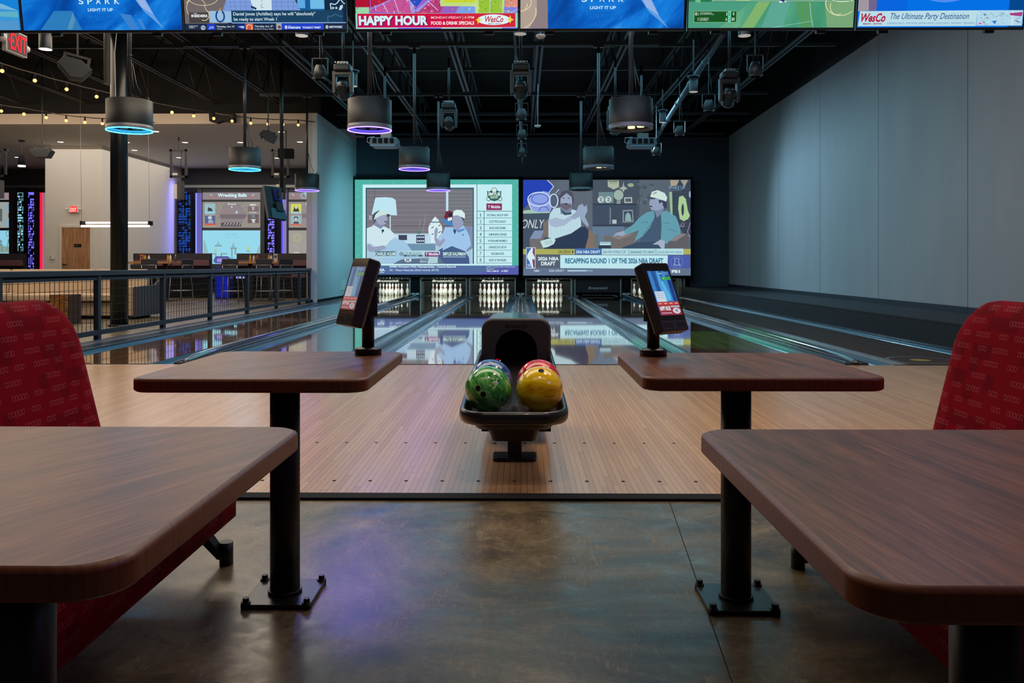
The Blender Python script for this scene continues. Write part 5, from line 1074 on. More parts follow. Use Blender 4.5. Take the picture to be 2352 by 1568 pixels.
# ------------------------------------------------------------------ mesh railing
RX = -5.50
t = thing('mesh_railing', 'dark blue steel railing with wire mesh infill along the lanes', 'railing', (RX, 13, 0))
PY_ = [6.5, 8.5, 10.52, 12.45, 14.35, 16.3, 18.25, 20.15, 21.1]
m = MB(); m.box(RX - .05, RX + .05, 4.5, 21.15, .86, .925, NAVY); m.build('top_rail', t, bevel=.006)
m = MB(); m.box(RX - .025, RX + .025, 4.5, 21.15, .80, .835, NAVY); m.box(RX - .02, RX + .02, 4.5, 21.15, .835, .86, BLKM); m.build('upper_rail', t)
m = MB(); m.box(RX - .03, RX + .03, 4.5, 21.15, .09, .155, NAVY); m.build('bottom_rail', t)
for y in PY_:
    m = MB(); m.box(RX - .032, RX + .032, y - .04, y + .04, 0, .86, NAVY); m.build('post', t, bevel=.004)
m = MB(); wm = mat('wire', (34, 36, 38), .4, .5); y = 4.55
while y < 21.1: m.cyl((RX, y, .15), (RX, y, .81), .0036, wm, n=4, caps=False); y += .1
z = .26
while z < .80: m.cyl((RX, 4.5, z), (RX, 21.1, z), .0036, wm, n=4, caps=False); z += .105
m.build('wire_mesh', t)
# ------------------------------------------------------------------ lounge sofa and carved block
t = thing('lounge_sofa', 'long beige upholstered sofa behind the mesh railing', 'sofa', (-9.3, 15.6, 0))
for i, (a, b) in enumerate(((-14.0, -9.98), (-9.96, -8.32), (-8.30, -7.28))):
    m = MB(); m.box(a, b, 14.9, 15.75, .33, .46, BEIGE); m.build('seat_cushion', t, bevel=.03)
    m = MB(); Mx = Matrix.Translation((0, 15.72, .45)) @ Matrix.Rotation(R(-10), 4, 'X'); m.box(a, b, 0, .16, 0, .48, BEIGE, Mx); m.build('back_cushion', t, bevel=.03)
m = MB(); m.box(-14, -7.2, 15.0, 15.8, .06, .31, BEIGE); m.build('base', t, bevel=.01)
m = MB(); m.box(-14, -7.2, 15.06, 15.74, 0, .06, BLKM); m.build('plinth', t)
m = MB(); m.prism([(14.88, .05), (14.88, .60), (15.70, .62), (15.84, .70), (15.90, .90), (16.05, .90), (16.0, .05)], lambda a, b, c: (c, a, b), CHAR, -7.12, -7.06); m.build('side_panel', t, bevel=.008)
m = MB(); m.box(-7.27, -7.13, 14.88, 15.9, .06, .60, BEIGE); m.build('arm', t, bevel=.02)
t = thing('carved_block_table', 'carved brown wooden block table in front of the sofa', 'table', (-7.75, 13.8, 0))
m = MB(); m.box(-7.92, -7.60, 13.6, 14.0, 0, .50, mat('block_dark', (70, 44, 32), .5)); m.build('block', t, bevel=.006)
m = MB(); m.box(-7.915, -7.605, 13.592, 13.6, .01, .49, CARV); m.box(-7.6, -7.594, 13.62, 13.98, .30, .306, CHROME); m.build('carved_front', t)
# ------------------------------------------------------------------ high tables, stools and booth backs of the game room
FY = 22.3
def booth(label, x0, x1, y):
    t = thing('booth_bench', label, 'bench', ((x0 + x1) / 2, y, 0), group='dark booths in front of the game bays')
    m = MB(); m.box(x0, x1, y - .06, y, 1.16, 1.37, mat('booth_frame', (46, 42, 48), .5)); m.box(x0, x1, y, y + .12, 0, 1.37, mat('booth_frame')); m.box(x0, x1, y - .04, y, 0, .96, BLKM); m.build('frame', t)
    m = MB(); m.box(x0 + .02, (x0 + x1) / 2 - .02, y - .10, y - .01, .98, 1.16, mat('maroon_vinyl', (104, 70, 78), .45)); m.box((x0 + x1) / 2 + .02, x1 - .02, y - .10, y - .01, .98, 1.16, mat('maroon_vinyl')); m.build('back_pad', t, bevel=.012)
    m = MB(); m.box(x0 + .02, x1 - .02, y - .55, y - .05, .62, .72, mat('maroon_vinyl')); m.build('seat_pad', t, bevel=.02)
    m = MB(); m.box(x0 + .02, x1 - .02, y - .5, y, 0, .62, BLKM); m.build('base', t)
b = at(308, 582, 25.4).x; b1 = at(484, 582, 25.4).x; booth('dark booth with maroon padding left of the cabinet lights', b, b1, 25.4)
b = at(545, 582, 25.4).x; b1 = at(713, 582, 25.4).x; booth('dark booth with maroon padding below the leaning monitor', b, b1, 25.4)
b = at(-60, 582, 25.4).x; b1 = at(56, 582, 25.4).x; booth('dark booth with maroon padding left of the red light strip', b, b1, 25.4)
BUTCH = mat('butcher_block', (176, 128, 76), .4)
def high_table(label, x0, x1, yc):
    t = thing('high_table', label, 'table', ((x0 + x1) / 2, yc, 0), group='tall wood topped tables')
    m = MB(); m.box(x0, x1, yc - .35, yc + .35, 1.045, 1.10, BUTCH); m.build('table_top', t, bevel=.005)
    for x in (x0 + .3, x1 - .3):
        m = MB(); m.box(x - .05, x + .05, yc - .05, yc + .05, .01, 1.05, BLK); m.box(x - .28, x + .28, yc - .28, yc + .28, 0, .02, BLK); m.build('leg', t)
high_table('tall wood topped table nearest the oak door', at(292, 604, 22.6).x, at(392, 604, 22.6).x, 22.95)
high_table('tall wood topped table right of the small game cabinet', at(541, 606, 22.6).x, at(637, 606, 22.6).x, 22.95)
TB = mat('stool_steel', (178, 170, 165), .3, .7); SF = mat('stool_fabric', (40, 42, 52), .7)
def stool(label, x, y, back=True, rz=0):
    t = thing('bar_stool', label, 'bar stool', (x, y, 0), rz, group='bar stools at the tall tables'); M_ = WM[t.name]
    def V(a, b, c): return M_ @ Vector((a, b, c))
    m = MB(); m.box(-.21, .21, -.2, .2, .70, .77, SF, M_); m.build('seat', t, bevel=.02)
    m = MB(); m.box(-.22, .22, -.24, -.20, .88, 1.17, SF, M_); m.build('backrest', t, bevel=.018)
    for a in (-1, 1):
        for b in (-1, 1):
            m = MB(); m.tube([V(a * .23, b * .22, .01), V(a * .19, b * .18, .72)] + ([V(a * .195, -.245, 1.0)] if b < 0 else []), .014, TB, n=6); m.build('leg', t)
    m = MB()
    for h in (.30,): m.tube([V(-.22, -.21, h), V(.22, -.21, h), V(.22, .21, h), V(-.22, .21, h), V(-.22, -.21, h)], .011, TB, n=6)
    m.build('footrest', t); m = MB(); m.tube([V(-.2, -.25, 1.0), V(.2, -.25, 1.0)], .012, TB, n=6); m.build('back_rail', t)
for lab, px in (('bar stool with navy back at the table nearest the oak door', 351), ('bar stool seen half sideways at the table nearest the oak door', 398), ('bar stool just right of the small game cabinet', 535), ('bar stool in the middle of the second tall table', 612), ('bar stool at the right end of the second tall table', 634)):
    y = 21.95; p = at(px, 700, y); stool(lab, p.x, y + (.5 if px in (398, 634) else 0), rz={398: R(70), 634: R(50)}.get(px, 0))
m = MB()
p = at(330, 616, 22.0); t = thing('bar_stool', 'dark curved bar stool at the left end of the first tall table', 'bar stool', (at(318, 616, 22.2).x, 22.2, 0), group='bar stools at the tall tables')
x = at(318, 616, 22.2).x; m.prism([(-.22, .95), (-.20, .89), (-.12, .87), (.22, .87), (.22, 1.03), (-.22, 1.03)], lambda a, b, c: (x + a, 22.2 + c, b), SF, -.03, .03); m.build('backrest', t, bevel=.02)
m = MB(); m.box(x - .2, x + .2, 22.25, 22.6, .7, .77, SF); m.build('seat', t, bevel=.02)
for a in (-1, 1):
    for b in (0, 1): m = MB(); m.tube([(x + a * .21, 22.22 + b * .38, .0), (x + a * .18, 22.25 + b * .34, .72)], .014, TB, n=6); m.build('leg', t)
# condiments
def bottle(label, px, c, capc, h=.20, y=22.8, r=.032):
    p = at(px, 600, y); t = thing('condiment_bottle', label, 'condiment bottle', (p.x, y, 1.10), group='condiments on the tall tables')
    m = MB(); m.lathe([(.001, 0), (r, 0), (r, h * .6), (r * .5, h * .82), (r * .45, h * .86)], mat('bottle_%d_%d_%d' % c, c, .3), (p.x, y, 1.10), 14, False); m.build('bottle', t)
    m = MB(); m.lathe([(r * .5, h * .86), (r * .4, h * .9), (r * .15, h), (.001, h)], mat('bottle_%d_%d_%d' % capc, capc, .3), (p.x, y, 1.10), 12, False); m.build('cap', t)
YEL, REDB, WB, BRN = (214, 160, 30), (180, 40, 34), (222, 222, 214), (70, 44, 30)
for lab, px, c, cc in (('yellow mustard bottle by the first menu box', 333, YEL, REDB), ('white salt bottle beside the first mustard', 342, WB, REDB), ('yellow mustard bottle at the middle of the first booth', 386, YEL, YEL), ('white bottle beside that mustard on the first tall table', 391.5, WB, WB), ('dark pepper jar right of the first condiments', 403, (110, 84, 84), WB),
                       ('yellow mustard bottle on the second tall table', 575, YEL, YEL), ('white bottle beside the mustard on the second tall table', 583, WB, BRN), ('red napkin jar right of the mustard on the second tall table', 592, REDB, REDB), ('yellow bottle left of the white menu card', 618, YEL, YEL), ('white bottle touching the white menu card', 623, WB, REDB)):
    bottle(lab, px, c, cc)
def card(label, px, c, w_=.10, h=.20):
    p = at(px, 600, 22.75); t = thing('menu_card', label, 'menu card', (p.x, 22.75, 1.10), group='menu holders on the tall tables')
    m = MB(); m.box(p.x - w_ / 2, p.x + w_ / 2, 22.74, 22.76, 1.10, 1.10 + h, mat('card_%d_%d_%d' % c, c, .5)); m.build('holder', t)
    m = MB(); m.box(p.x - w_ * .35, p.x + w_ * .35, 22.735, 22.74, 1.12 + h * .4, 1.10 + h * .8, mat('card_print', (90, 80, 74), .5)); m.build('print', t)
card('orange menu holder at the left of the first tall table', 326, (206, 110, 60)); card('white menu card on the second tall table', 633, (206, 198, 186), .11, .22); card('red menu holder behind the mustard at the second table', 590, (176, 60, 50), .08, .17)
# small game cabinet
p = at(513, 690, 24.3); t = thing('arcade_cabinet', 'small blue lit game cabinet between the two booths', 'arcade cabinet', (p.x, 24.3, 0))
m = MB(); m.box(p.x - .22, p.x + .22, 24.2, 24.6, 0, .95, mat('cabinet_blue', (30, 44, 150), .3)); m.build('body', t, bevel=.01)
m = MB(); m.box(p.x - .17, p.x + .17, 24.19, 24.2, .05, .80, em((20, 40, 220), .5)); m.build('front_glow', t)
m = MB(); m.prism([(-.20, 1.06), (-.26, 1.12), (-.20, 1.27), (.16, 1.27), (.26, 1.16), (.20, 1.06)], lambda a, b, c: (p.x + a, 24.2 + c, b), em((96, 100, 170), .8), 0, .05); m.box(p.x - .15, p.x + .15, 24.19, 24.2, 1.10, 1.20, em((170, 150, 240), .9)); m.build('screen', t)
m = MB(); m.cyl((p.x, 24.25, .95), (p.x, 24.25, 1.07), .05, BLK, n=10); m.build('neck', t)
m = MB()
for r_ in range(2):
    for k in range(6): m.box(p.x + .28 + k * .085, p.x + .345 + k * .085, 24.6, 24.62, .60 + r_ * .12, .66 + r_ * .12, em((170, 180, 255), 1))
m.box(p.x + .24, p.x + .26, 24.6, 24.62, 0, .8, BLKM); m.box(p.x + .82, p.x + .84, 24.6, 24.62, 0, .8, BLKM); m.box(p.x + .24, p.x + .84, 24.62, 24.66, .55, .82, BLKM)
tag(m.build('block_light'), 'double row of blue white light blocks behind the stools', 'light panel')
# oak door and things on the wall block
DY = 25.08; x0, x1 = at(142.5, 600, DY).x, at(208, 600, DY).x
t = thing('door_1', None, None, ((x0 + x1) / 2, DY, 0)); t['kind'] = 'structure'; t['label'] = 'oak veneer door in the pale wall block'
m = MB(); m.box(x0, x1, DY - .02, DY + .02, .01, 2.17, OAK); m.build('door_leaf', t)
m = MB(); m.box(x0 - .07, x0, DY - .03, DY + .02, 0, 2.24, PWHITE); m.box(x1, x1 + .07, DY - .03, DY + .02, 0, 2.24, PWHITE); m.box(x0, x1, DY - .03, DY + .02, 2.17, 2.24, PWHITE); m.build('door_frame', t)
m = MB(); m.cyl((x0 + .08, DY - .02, 1.03), (x0 + .08, DY - .08, 1.03), .03, CHROME, n=12); m.box(x0 + .06, x0 + .2, DY - .10, DY - .08, 1.02, 1.045, CHROME); m.build('door_handle', t)
m = MB(); a, b = at(171, 563, DY).x, at(188, 563, DY).x; m.box(a, b, DY - .03, DY - .02, 1.56, 1.66, BLK)
m.box(a + .03, b - .10, DY - .031, DY - .03, 1.605, 1.62, GREYM); m.build('sign_plate', t)
t = thing('wall_switch', 'white switch box low on the pale wall left of the oak door', 'switch', at(120, 596, DY)); p = at(120, 591, DY); m = MB(); m.box(p.x - .07, p.x + .07, DY - .03, DY, p.z - .05, p.z + .05, WHITE); m.build('plate', t); m = MB(); m.box(p.x - .04, p.x - .02, DY - .04, DY - .03, p.z - .01, p.z + .03, BLK); m.build('toggle', t)
RX_ = em((235, 70, 66), 1.2)
p = at(171, 481, DY); t = thing('exit_sign', 'small red exit sign on the pale wall above the oak door', 'exit sign', p)
m = MB(); m.box(p.x - .16, p.x + .16, DY - .06, DY, p.z - .10, p.z + .10, WHITE); m.build('housing', t, bevel=.01)
m = MB(); m.box(p.x - .12, p.x + .12, DY - .065, DY - .06, p.z - .09, p.z + .10, RX_); put_text(m, 'EXIT', lambda u, v: (p.x - .10 + .20 * u, DY - .068, p.z - .07 + .12 * v), em((255, 190, 170), 1.1), .04); m.build('letter_face', t)
for s in (-1, 1):
    m = MB(); m.sphere((p.x + s * .21, DY - .07, p.z + .01), .035, WHITE, 12); m.box(min(p.x + s * .14, p.x + s * .2), max(p.x + s * .14, p.x + s * .2), DY - .05, DY - .03, p.z, p.z + .015, WHITE); m.build('lamp_head', t)
# near hanging exit sign
p = at(34, 99, 9.6); t = thing('exit_sign', 'red lit exit sign with two lamp heads hanging in the top left corner', 'exit sign', p)
M_ = Matrix.Translation(p) @ Matrix.Rotation(R(88), 4, 'Z')
m = MB(); m.box(-.19, .19, -.03, .03, -.135, .135, WHITE, M_); m.build('housing', t, bevel=.008)
m = MB(); m.box(-.175, .175, -.034, -.03, -.12, .12, mat('exit_dark', (60, 18, 22), .4), M_)
put_text(m, 'EXIT', lambda u, v: M_ @ Vector((-.13 + .29 * u, -.037, -.10 + .20 * v)), em((250, 20, 40), 1.3), .02); put_text(m, '<', lambda u, v: M_ @ Vector((-.17 + .03 * u, -.037, -.03 + .06 * v)), em((250, 20, 40), 1.2), .03); m.build('letter_face', t)
m = MB(); m.sphere(M_ @ Vector((-.26, -.02, 0)), .055, WHITE, 16); m.box(-.24, -.18, -.02, .02, -.02, .02, WHITE, M_); m.build('lamp_head', t); m = MB(); m.sphere(M_ @ Vector((.24, .02, -.01)), .045, WHITE, 16); m.build('lamp_head', t)
m = MB(); m.cyl(p + Vector((0, 0, .13)), (p.x, p.y, 6.2), .012, BLK, n=6); m.build('hanger', t)

# ------------------------------------------------------------------ game bays on the far wall
GY = 30.9
FRM = mat('bay_frame', (52, 54, 62), .5)
def px_x(px): return at(px, 500, GY).x
def zz(py): return at(1000, py, GY).z
m = MB(); m.box(-24, LX - .15, GY - .5, GY - .42, zz(433), zz(427), GREYM); tag(m.build('curtain_rail'), 'long grey rail across the dark far wall above the game bays', 'rail')
def bay(label, x0, x1, crop, draw):
    t = thing('game_bay', label, 'game bay', ((px_x(x0) + px_x(x1)) / 2, GY - .3, 0), group='projected game bays on the far wall')
    rows = ((443, 459.5), (464.5, 523.5), (529.5, 606))
    m = MB(); a, b = px_x(x0), px_x(x1)
    for z0, z1 in ((434, 443), (459.5, 464.5), (523.5, 529.5), (606, 640)): m.box(a, b, GY - .35, GY, zz(z1), zz(z0), FRM)
    m.box(a - .16, a, GY - .4, GY, 0, zz(434), FRM); m.box(b, b + .16, GY - .4, GY, 0, zz(434), FRM); m.build('frame', t)
    for k, (y0, y1) in enumerate(rows):
        TL, TR, BL = Vector((a, GY - .30, zz(y0))), Vector((b, GY - .30, zz(y0))), Vector((a, GY - .30, zz(y1)))
        d = Disp(TL, TR, BL, (x0, y0, x1, y1), crop, .0004, 1.0); draw(k, d); d.build('screen', t)
GRAYM = (142, 132, 136)
def wreck(k, d):
    if k == 0: d.full(GRAYM); d.text('Wrecking Ballz', 525, 198, 1046, 276, (206, 240, 246), .04); d.ring(430, 244, 34, 30, 10, (200, 96, 92), 16, -60, 200); d.line([(385, 212), (430, 240)], 12, (190, 214, 226)); d.ring(1125, 244, 30, 30, 10, (200, 96, 92), 16, -20, 240); d.line([(1180, 210), (1130, 246)], 12, (190, 214, 226))
    elif k == 1:
        d.full((150, 144, 136)); d.poly([(660, 370), (900, 370), (960, 460), (1050, 600), (960, 720), (820, 790), (640, 790), (560, 640), (540, 590), (600, 470)], GRAYM); d.poly([(560, 570), (1050, 570), (1000, 650), (580, 650)], (116, 108, 114)); d.poly([(580, 720), (950, 720), (945, 790), (580, 790)], (92, 84, 90))
        d.text('Round', 702, 372, 850, 402, (214, 220, 222), .03); d.text('1', 769, 424, 783, 458, (226, 230, 230), .05); d.text('0', 670, 510, 706, 556, (196, 104, 100), .02); d.text('0', 846, 510, 882, 558, (206, 222, 232), .04)
        d.rect_(292, 380, 480, 560, (150, 188, 196)); d.poly([(345, 515), (350, 460), (385, 410), (410, 460), (440, 515)], (58, 66, 70)); d.ell(388, 440, 16, 20, (190, 206, 206), 10); d.rect_(292, 526, 480, 558, (140, 206, 232)); d.text('Throwing Next', 310, 570, 466, 590, (206, 214, 214), .01); d.rect_(298, 596, 480, 770, (86, 98, 146)); d.ell(386, 630, 40, 30, (190, 200, 206), 12); d.poly([(350, 730), (360, 670), (410, 660), (450, 700), (440, 730)], (150, 166, 190)); d.rect_(298, 734, 484, 770, (206, 96, 82)); d.text('Now Throwing', 304, 362, 460, 374, (200, 206, 206), .01); d.text('THROWING SOON', 290, 778, 486, 790, (206, 206, 120), .01)
        d.text('NEXT', 1100, 386, 1212, 420, (222, 226, 226), .05); d.rect_(1060, 430, 1258, 520, (126, 108, 110)); d.line([(1138, 446), (1175, 446), (1157, 500), (1138, 446)], 8, (226, 230, 230)); d.rect_(1060, 572, 1258, 730, (112, 94, 98)); d.ell(1158, 606, 36, 36, (110, 126, 140), 14); d.poly([(1110, 660), (1212, 656), (1180, 690), (1195, 720), (1135, 720), (1146, 690)], (206, 210, 206)); d.text('ON DECK', 1104, 528, 1210, 548, (206, 210, 208), .03)
        for q in range(6): d.line([(630 + q * 54, 776), (656 + q * 54, 740)], 6, (196, 196, 190)); d.ell(658 + q * 54, 738, 9, 9, (222, 222, 214), 8)
        for q in ([(500, 380), (560, 480)], [(580, 380), (640, 450)], [(500, 560), (560, 540)], [(520, 640), (570, 610)], [(920, 400), (980, 370)], [(960, 480), (1040, 440)], [(1000, 560), (1040, 520)], [(490, 470), (520, 520)]): d.line(q, 5, (96, 90, 90))
    else:
        d.full((150, 216, 236)); d.text('DROP ZONE', 658, 914, 880, 950, (120, 176, 196), -.01); d.text('THROW ABOVE THIS LINE', 612, 974, 930, 990, (126, 180, 196), 0)
        for p in ([(268, 1040), (296, 1050), (350, 1240), (420, 1430), (268, 1430)], [(1290, 1110), (1250, 1150), (1200, 1290), (1290, 1290)]): d.poly(p, (146, 186, 190))
        for (a, b, c, e) in ((470, 1122, 596, 1144), (745, 1166, 870, 1188), (380, 1266, 500, 1284), (575, 1266, 696, 1284), (480, 1284, 500, 1420), (580, 1284, 602, 1420), (768, 1188, 788, 1320), (828, 1188, 850, 1290), (1035, 1225, 1100, 1240)): d.rect_(a, b, c, e, (130, 150, 146))
        d.poly([(495, 1118), (530, 1050), (575, 1118)], (130, 190, 214)); d.rect_(470, 1190, 500, 1240, (190, 196, 110)); d.poly([(770, 1164), (800, 1070), (840, 1164)], (124, 186, 216)); d.rect_(790, 1070, 820, 1104, (180, 190, 140)); d.rect_(1050, 1150, 1086, 1215, (190, 200, 120)); d.rect_(268, 1360, 1290, 1500, (136, 200, 220)); d.rect_(740, 1330, 806, 1430, (110, 186, 220))
CW = (440, 420, 7.84)
bay('game bay titled Wrecking Ballz with an aqua lower picture', 472.5, 605.5, CW, wreck)
def bay2(k, d):
    if k == 0: d.full(GRAYM); d.ring(1890, 244, 34, 30, 10, (200, 96, 92), 16, -60, 200); d.line([(1836, 205), (1895, 240)], 10, (200, 214, 220)); d.ring(2090, 240, 80, 46, 8, (190, 216, 232)); d.poly([(2060, 180), (2300, 180), (2300, 296), (2110, 296)], (160, 206, 222))
    elif k == 1: d.full((150, 140, 140)); d.rect_(1826, 384, 2016, 556, (206, 210, 96)); d.poly([(1866, 524), (1890, 440), (1950, 440), (1980, 524)], (60, 60, 56)); d.ell(1922, 450, 22, 28, (206, 214, 206), 10); d.rect_(1826, 530, 2016, 556, (160, 206, 222)); d.rect_(1826, 600, 2016, 770, (150, 182, 190)); d.ell(1920, 640, 40, 30, (56, 60, 66), 12); d.ell(1920, 655, 24, 28, (196, 200, 196), 10); d.poly([(1870, 740), (1885, 700), (1960, 700), (1975, 740)], (80, 80, 84)); d.rect_(1826, 742, 2016, 772, (206, 110, 90)); d.text('Throwing Next', 1842, 570, 1998, 588, (206, 214, 214), .01); d.text('THROWING SOON', 1826, 780, 2016, 792, (206, 206, 120), .01); d.rect_(2096, 360, 2300, 424, (170, 206, 222)); d.rect_(2030, 560, 2300, 640, (124, 116, 122))
    else: d.full((160, 156, 150)); d.ring(1936, 990, 62, 70, 10, (190, 184, 130), 20); d.ring(1936, 990, 34, 40, 8, (186, 178, 130), 14); d.line([(1880, 1120), (1970, 1190)], 6, (184, 184, 180)); d.ell(1930, 1270, 60, 30, (190, 188, 180), 12); d.poly([(2090, 1090), (2180, 970), (2300, 970), (2300, 1260), (2120, 1260)], (176, 172, 168))
bay('game bay at the right with a yellow portrait card', 668.5, 742, CW, bay2)
def bay0(k, d):
    if k == 0: d.full((140, 134, 142)); d.text('Mansion', -90, 300, 98, 334, (190, 226, 236), .04); d.ring(215, 318, 20, 30, 8, (200, 70, 80), 12)
    elif k == 1: d.full((150, 160, 158)); d.rect_(-40, 500, 104, 680, (92, 98, 100)); d.text('0', 4, 528, 38, 558, (190, 214, 226), .02); d.rect_(-100, 410, 50, 470, (100, 104, 104)); d.rect_(190, 430, 214, 530, (80, 150, 210)); d.rect_(190, 560, 214, 630, (120, 60, 70)); d.rect_(190, 645, 214, 760, (90, 170, 220)); d.text('77', 0, 716, 50, 744, (214, 222, 214), .03)
    else: d.full((140, 206, 226)); d.poly([(0, 1010), (214, 1050), (222, 1130), (0, 1130)], (132, 160, 150)); d.ell(70, 976, 34, 34, (120, 150, 160), 12); d.rect_(30, 1010, 112, 1024, (96, 116, 124)); [d.rect_(a, 1020, a + 8, 1110, (96, 116, 124)) for a in (38, 66, 96)]; d.line([(170, 1100), (192, 930), (214, 1100)], 8, (86, 110, 120)); d.ring(182, 860, 18, 34, 8, (90, 120, 130), 10)
bay('game bay at the left edge with windmill and water tower', -60, 35.5, (0, 400, 6.272), bay0)
# lit lattice columns
def lattice(label, x0, x1, y0, y1, col, st, yy=GY - .6, seed=1):
    a, b = at(x0, 500, yy).x, at(x1, 500, yy).x; z0, z1 = at(0, y1, yy).z, at(0, y0, yy).z
    t = thing('lattice_column', label, 'light column', ((a + b) / 2, yy, z0), group='lattice columns lit from inside')
    m = MB(); m.box(a - .05, b + .05, yy + .06, yy + .1, z0, z1, BLKM); m.box(a, b, yy + .05, yy + .06, z0, z1, em(col, st)); m.build('light_box', t)
    m = MB(); rnd = random.Random(seed); w_ = (b - a) / 4; hs = .1; n_ = int((z1 - z0) / hs)
    for i in range(n_ + 1): m.box(a, b, yy, yy + .03, z0 + i * hs, z0 + i * hs + .03, BLKM) if i % 5 == 0 else None
    for i in range(n_):
        for j in range(4):
            xa = a + j * w_; za = z0 + i * hs
            if rnd.random() < .5: m.box(xa, xa + w_ * .9, yy, yy + .03, za, za + .035, BLKM)
            else: m.box(xa, xa + w_ * .36, yy, yy + .03, za, za + hs, BLKM)
            if rnd.random() < .2: m.box(xa, xa + w_, yy, yy + .03, za, za + hs, BLKM)
    m.box(a - .05, a, yy, yy + .04, z0, z1, BLKM); m.box(b, b + .05, yy, yy + .04, z0, z1, BLKM); m.build('lattice', t)
lattice('narrow lattice column with cyan and white light at the left edge', 38.5, 53, 442, 578, (150, 220, 235), .9, seed=2)
lattice('violet lit lattice column left of the red light strip', 63, 78, 441, 640, (120, 110, 255), 1.1, seed=3)
lattice('dim blue lattice column beside the pale wall block', 409, 437, 440, 600, (30, 90, 200), .55, seed=4)
lattice('violet lit lattice column below the leaning monitor', 614, 630, 470, 600, (130, 120, 255), 1.1, seed=5)
def strip(label, px, w_, y0, y1, col, pc, yy=GY - .45, pw=9):
    p = at(px, y1, yy); q = at(px, y0, yy); t = thing('light_strip', label, 'light strip', p, group='glowing strips beside the game bays')
    m = MB(); m.box(p.x, p.x + w_, yy, yy + .03, p.z, q.z, em(col, 1.6)); m.build('tube', t)
    m = MB(); m.box(p.x + w_, p.x + w_ + pw / 61.0, yy + .02, yy + .05, p.z, q.z, em(pc, .9)); m.build('lit_panel', t)
strip('red glowing strip beside the pale wall block', 91.5, .09, 442, 669, (250, 20, 60), (140, 120, 130))
strip('blue glowing strip left of the Wrecking Ballz bay', 449, .04, 443, 669, (120, 140, 255), (112, 100, 190), pw=11)
strip('blue glowing strip right of the leaning monitor', 646, .05, 443, 669, (70, 60, 240), (140, 130, 190), pw=8)
bl = bpy.data.lights.new('bay_glow', 'AREA'); bl.energy = 22; bl.size = 3.4; bl.size_y = .3; bl.shape = 'RECTANGLE'; bl.color = (.2, .2, 1); o = bpy.data.objects.new('bay_glow', bl); o.location = (-12.5, 30.2, 2.4); o.rotation_euler = (0, R(80), 0); COL.objects.link(o)

# ------------------------------------------------------------------ ceiling things of the lounge and game room
for i, (lab, px, py) in enumerate((('left edge', 40, 361), ('left of the large cyan drum', 139, 326), ('just right of the black column', 291, 327), ('third from the column', 309, 345), ('right of the string light bracket', 358, 302), ('above the hanging black frame', 425, 327), ('inside the hanging black frame', 411, 362), ('beside the mid-sized cyan drum', 552, 327), ('right of the wall speaker', 646, 303), ('behind the leaning monitor pole', 636, 363), ('rightmost, beside the pale jamb', 689, 326))):
    p = atz(px, py, DROP_Z - .004); t = thing('recessed_light', 'recessed ceiling light, ' + lab, 'ceiling light', p, group='recessed lights in the white ceiling')
    m = MB(); m.lathe([(.001, 0), (.085, 0), (.085, .003)], em((255, 244, 226), 6), p, 20, False); m.build('lens', t)
    m = MB(); m.lathe([(.086, -.004), (.105, -.004), (.11, .004)], WHITE, p, 20, False); m.build('trim_ring', t)
def strand(label, pts, bulbs, end):
    t = thing('string_lights', label, 'string lights', pts[0], group='strings of warm bulbs')
    m = MB(); m.tube(pts, .012, mat('strand_cable', (60, 52, 46), .5), n=5); m.build('cable', t)
    for p in bulbs:
        m = MB(); m.sphere(p, .033, em((255, 176, 84), 4.5), 12); b_ = m.build('bulb', t)
        m = MB(); m.cyl(p + Vector((0, 0, .035)), p + Vector((0, 0, .13)), .02, BLKM, n=8); m.build('socket', b_)
bp = [(5, 163), (80, 185), (153, 205), (222, 222), (283, 235), (341, 247), (395, 258), (445, 266), (491, 272), (533, 278), (576, 283), (615, 285), (650, 286), (685, 287)]
def interp(bp, ya, yb):
    s0, s1 = bp[0][0], bp[-1][0]; out = []
    for px, py in bp:
        k = (px - s0) / (s1 - s0); y = 1 / ((1 - k) / ya + k / yb); out.append(at(px, py, y))
    return out
B = interp(bp, 14.4, 21.0); cab = [at(-160, 112, 12.2) + Vector((0, 0, .12))]
for a, b in zip(B, B[1:]): cab += [a + Vector((0, 0, .13)), (a + b) / 2 + Vector((0, 0, .12))]
cab += [B[-1] + Vector((0, 0, .13)), at(724, 280, 21.2)]
strand('long string of warm bulbs running from the top left to the pale jamb', cab, B, None)
bp2 = [(3, 255), (55, 262), (106, 270), (152, 277), (195, 281), (235, 284), (275, 286), (313, 287)]
B = interp(bp2, 17.5, 20.8); cab = [at(-150, 240, 15.8)]
for a, b in zip(B, B[1:]): cab += [a + Vector((0, 0, .13)), (a + b) / 2 + Vector((0, 0, .12))]
cab += [B[-1] + Vector((0, 0, .13)), at(355, 281, 21.2)]
strand('shorter string of warm bulbs ending right of the large cyan drum', cab, B, None)
# speakers
def speaker(label, p, pts, dep, rot, hang):
    t = thing('hanging_speaker', label, 'speaker', p, group='black hanging speakers'); M_ = Matrix.Translation(p) @ rot
    m = MB(); m.prism(pts, lambda a, b, c: M_ @ Vector((a, c, b)), mat('speaker_black', (32, 38, 44), .5), -dep, dep); m.build('cabinet', t, bevel=.01)
    m = MB(); hx = max(a for a, b in pts) * .7
    for s in (-1, 1): m.box(s * hx - .02, s * hx + .02, -.02, .02, -.05, hang, BLK, M_)
    m.box(-hx, hx, -.02, .02, hang - .03, hang, BLK, M_); m.build('bracket', t)
    m = MB(); q = M_ @ Vector((0, 0, hang)); m.cyl(q, (q.x, q.y, 6.31 if q.y < 21 else DROP_Z), .014, BLK, n=6); m.tube([q + Vector((-.03, 0, 0)), q + Vector((-.09, -.02, -.1)), q + Vector((-.04, -.02, -.22))], .006, BLKS, n=5); m.build('hanger', t)
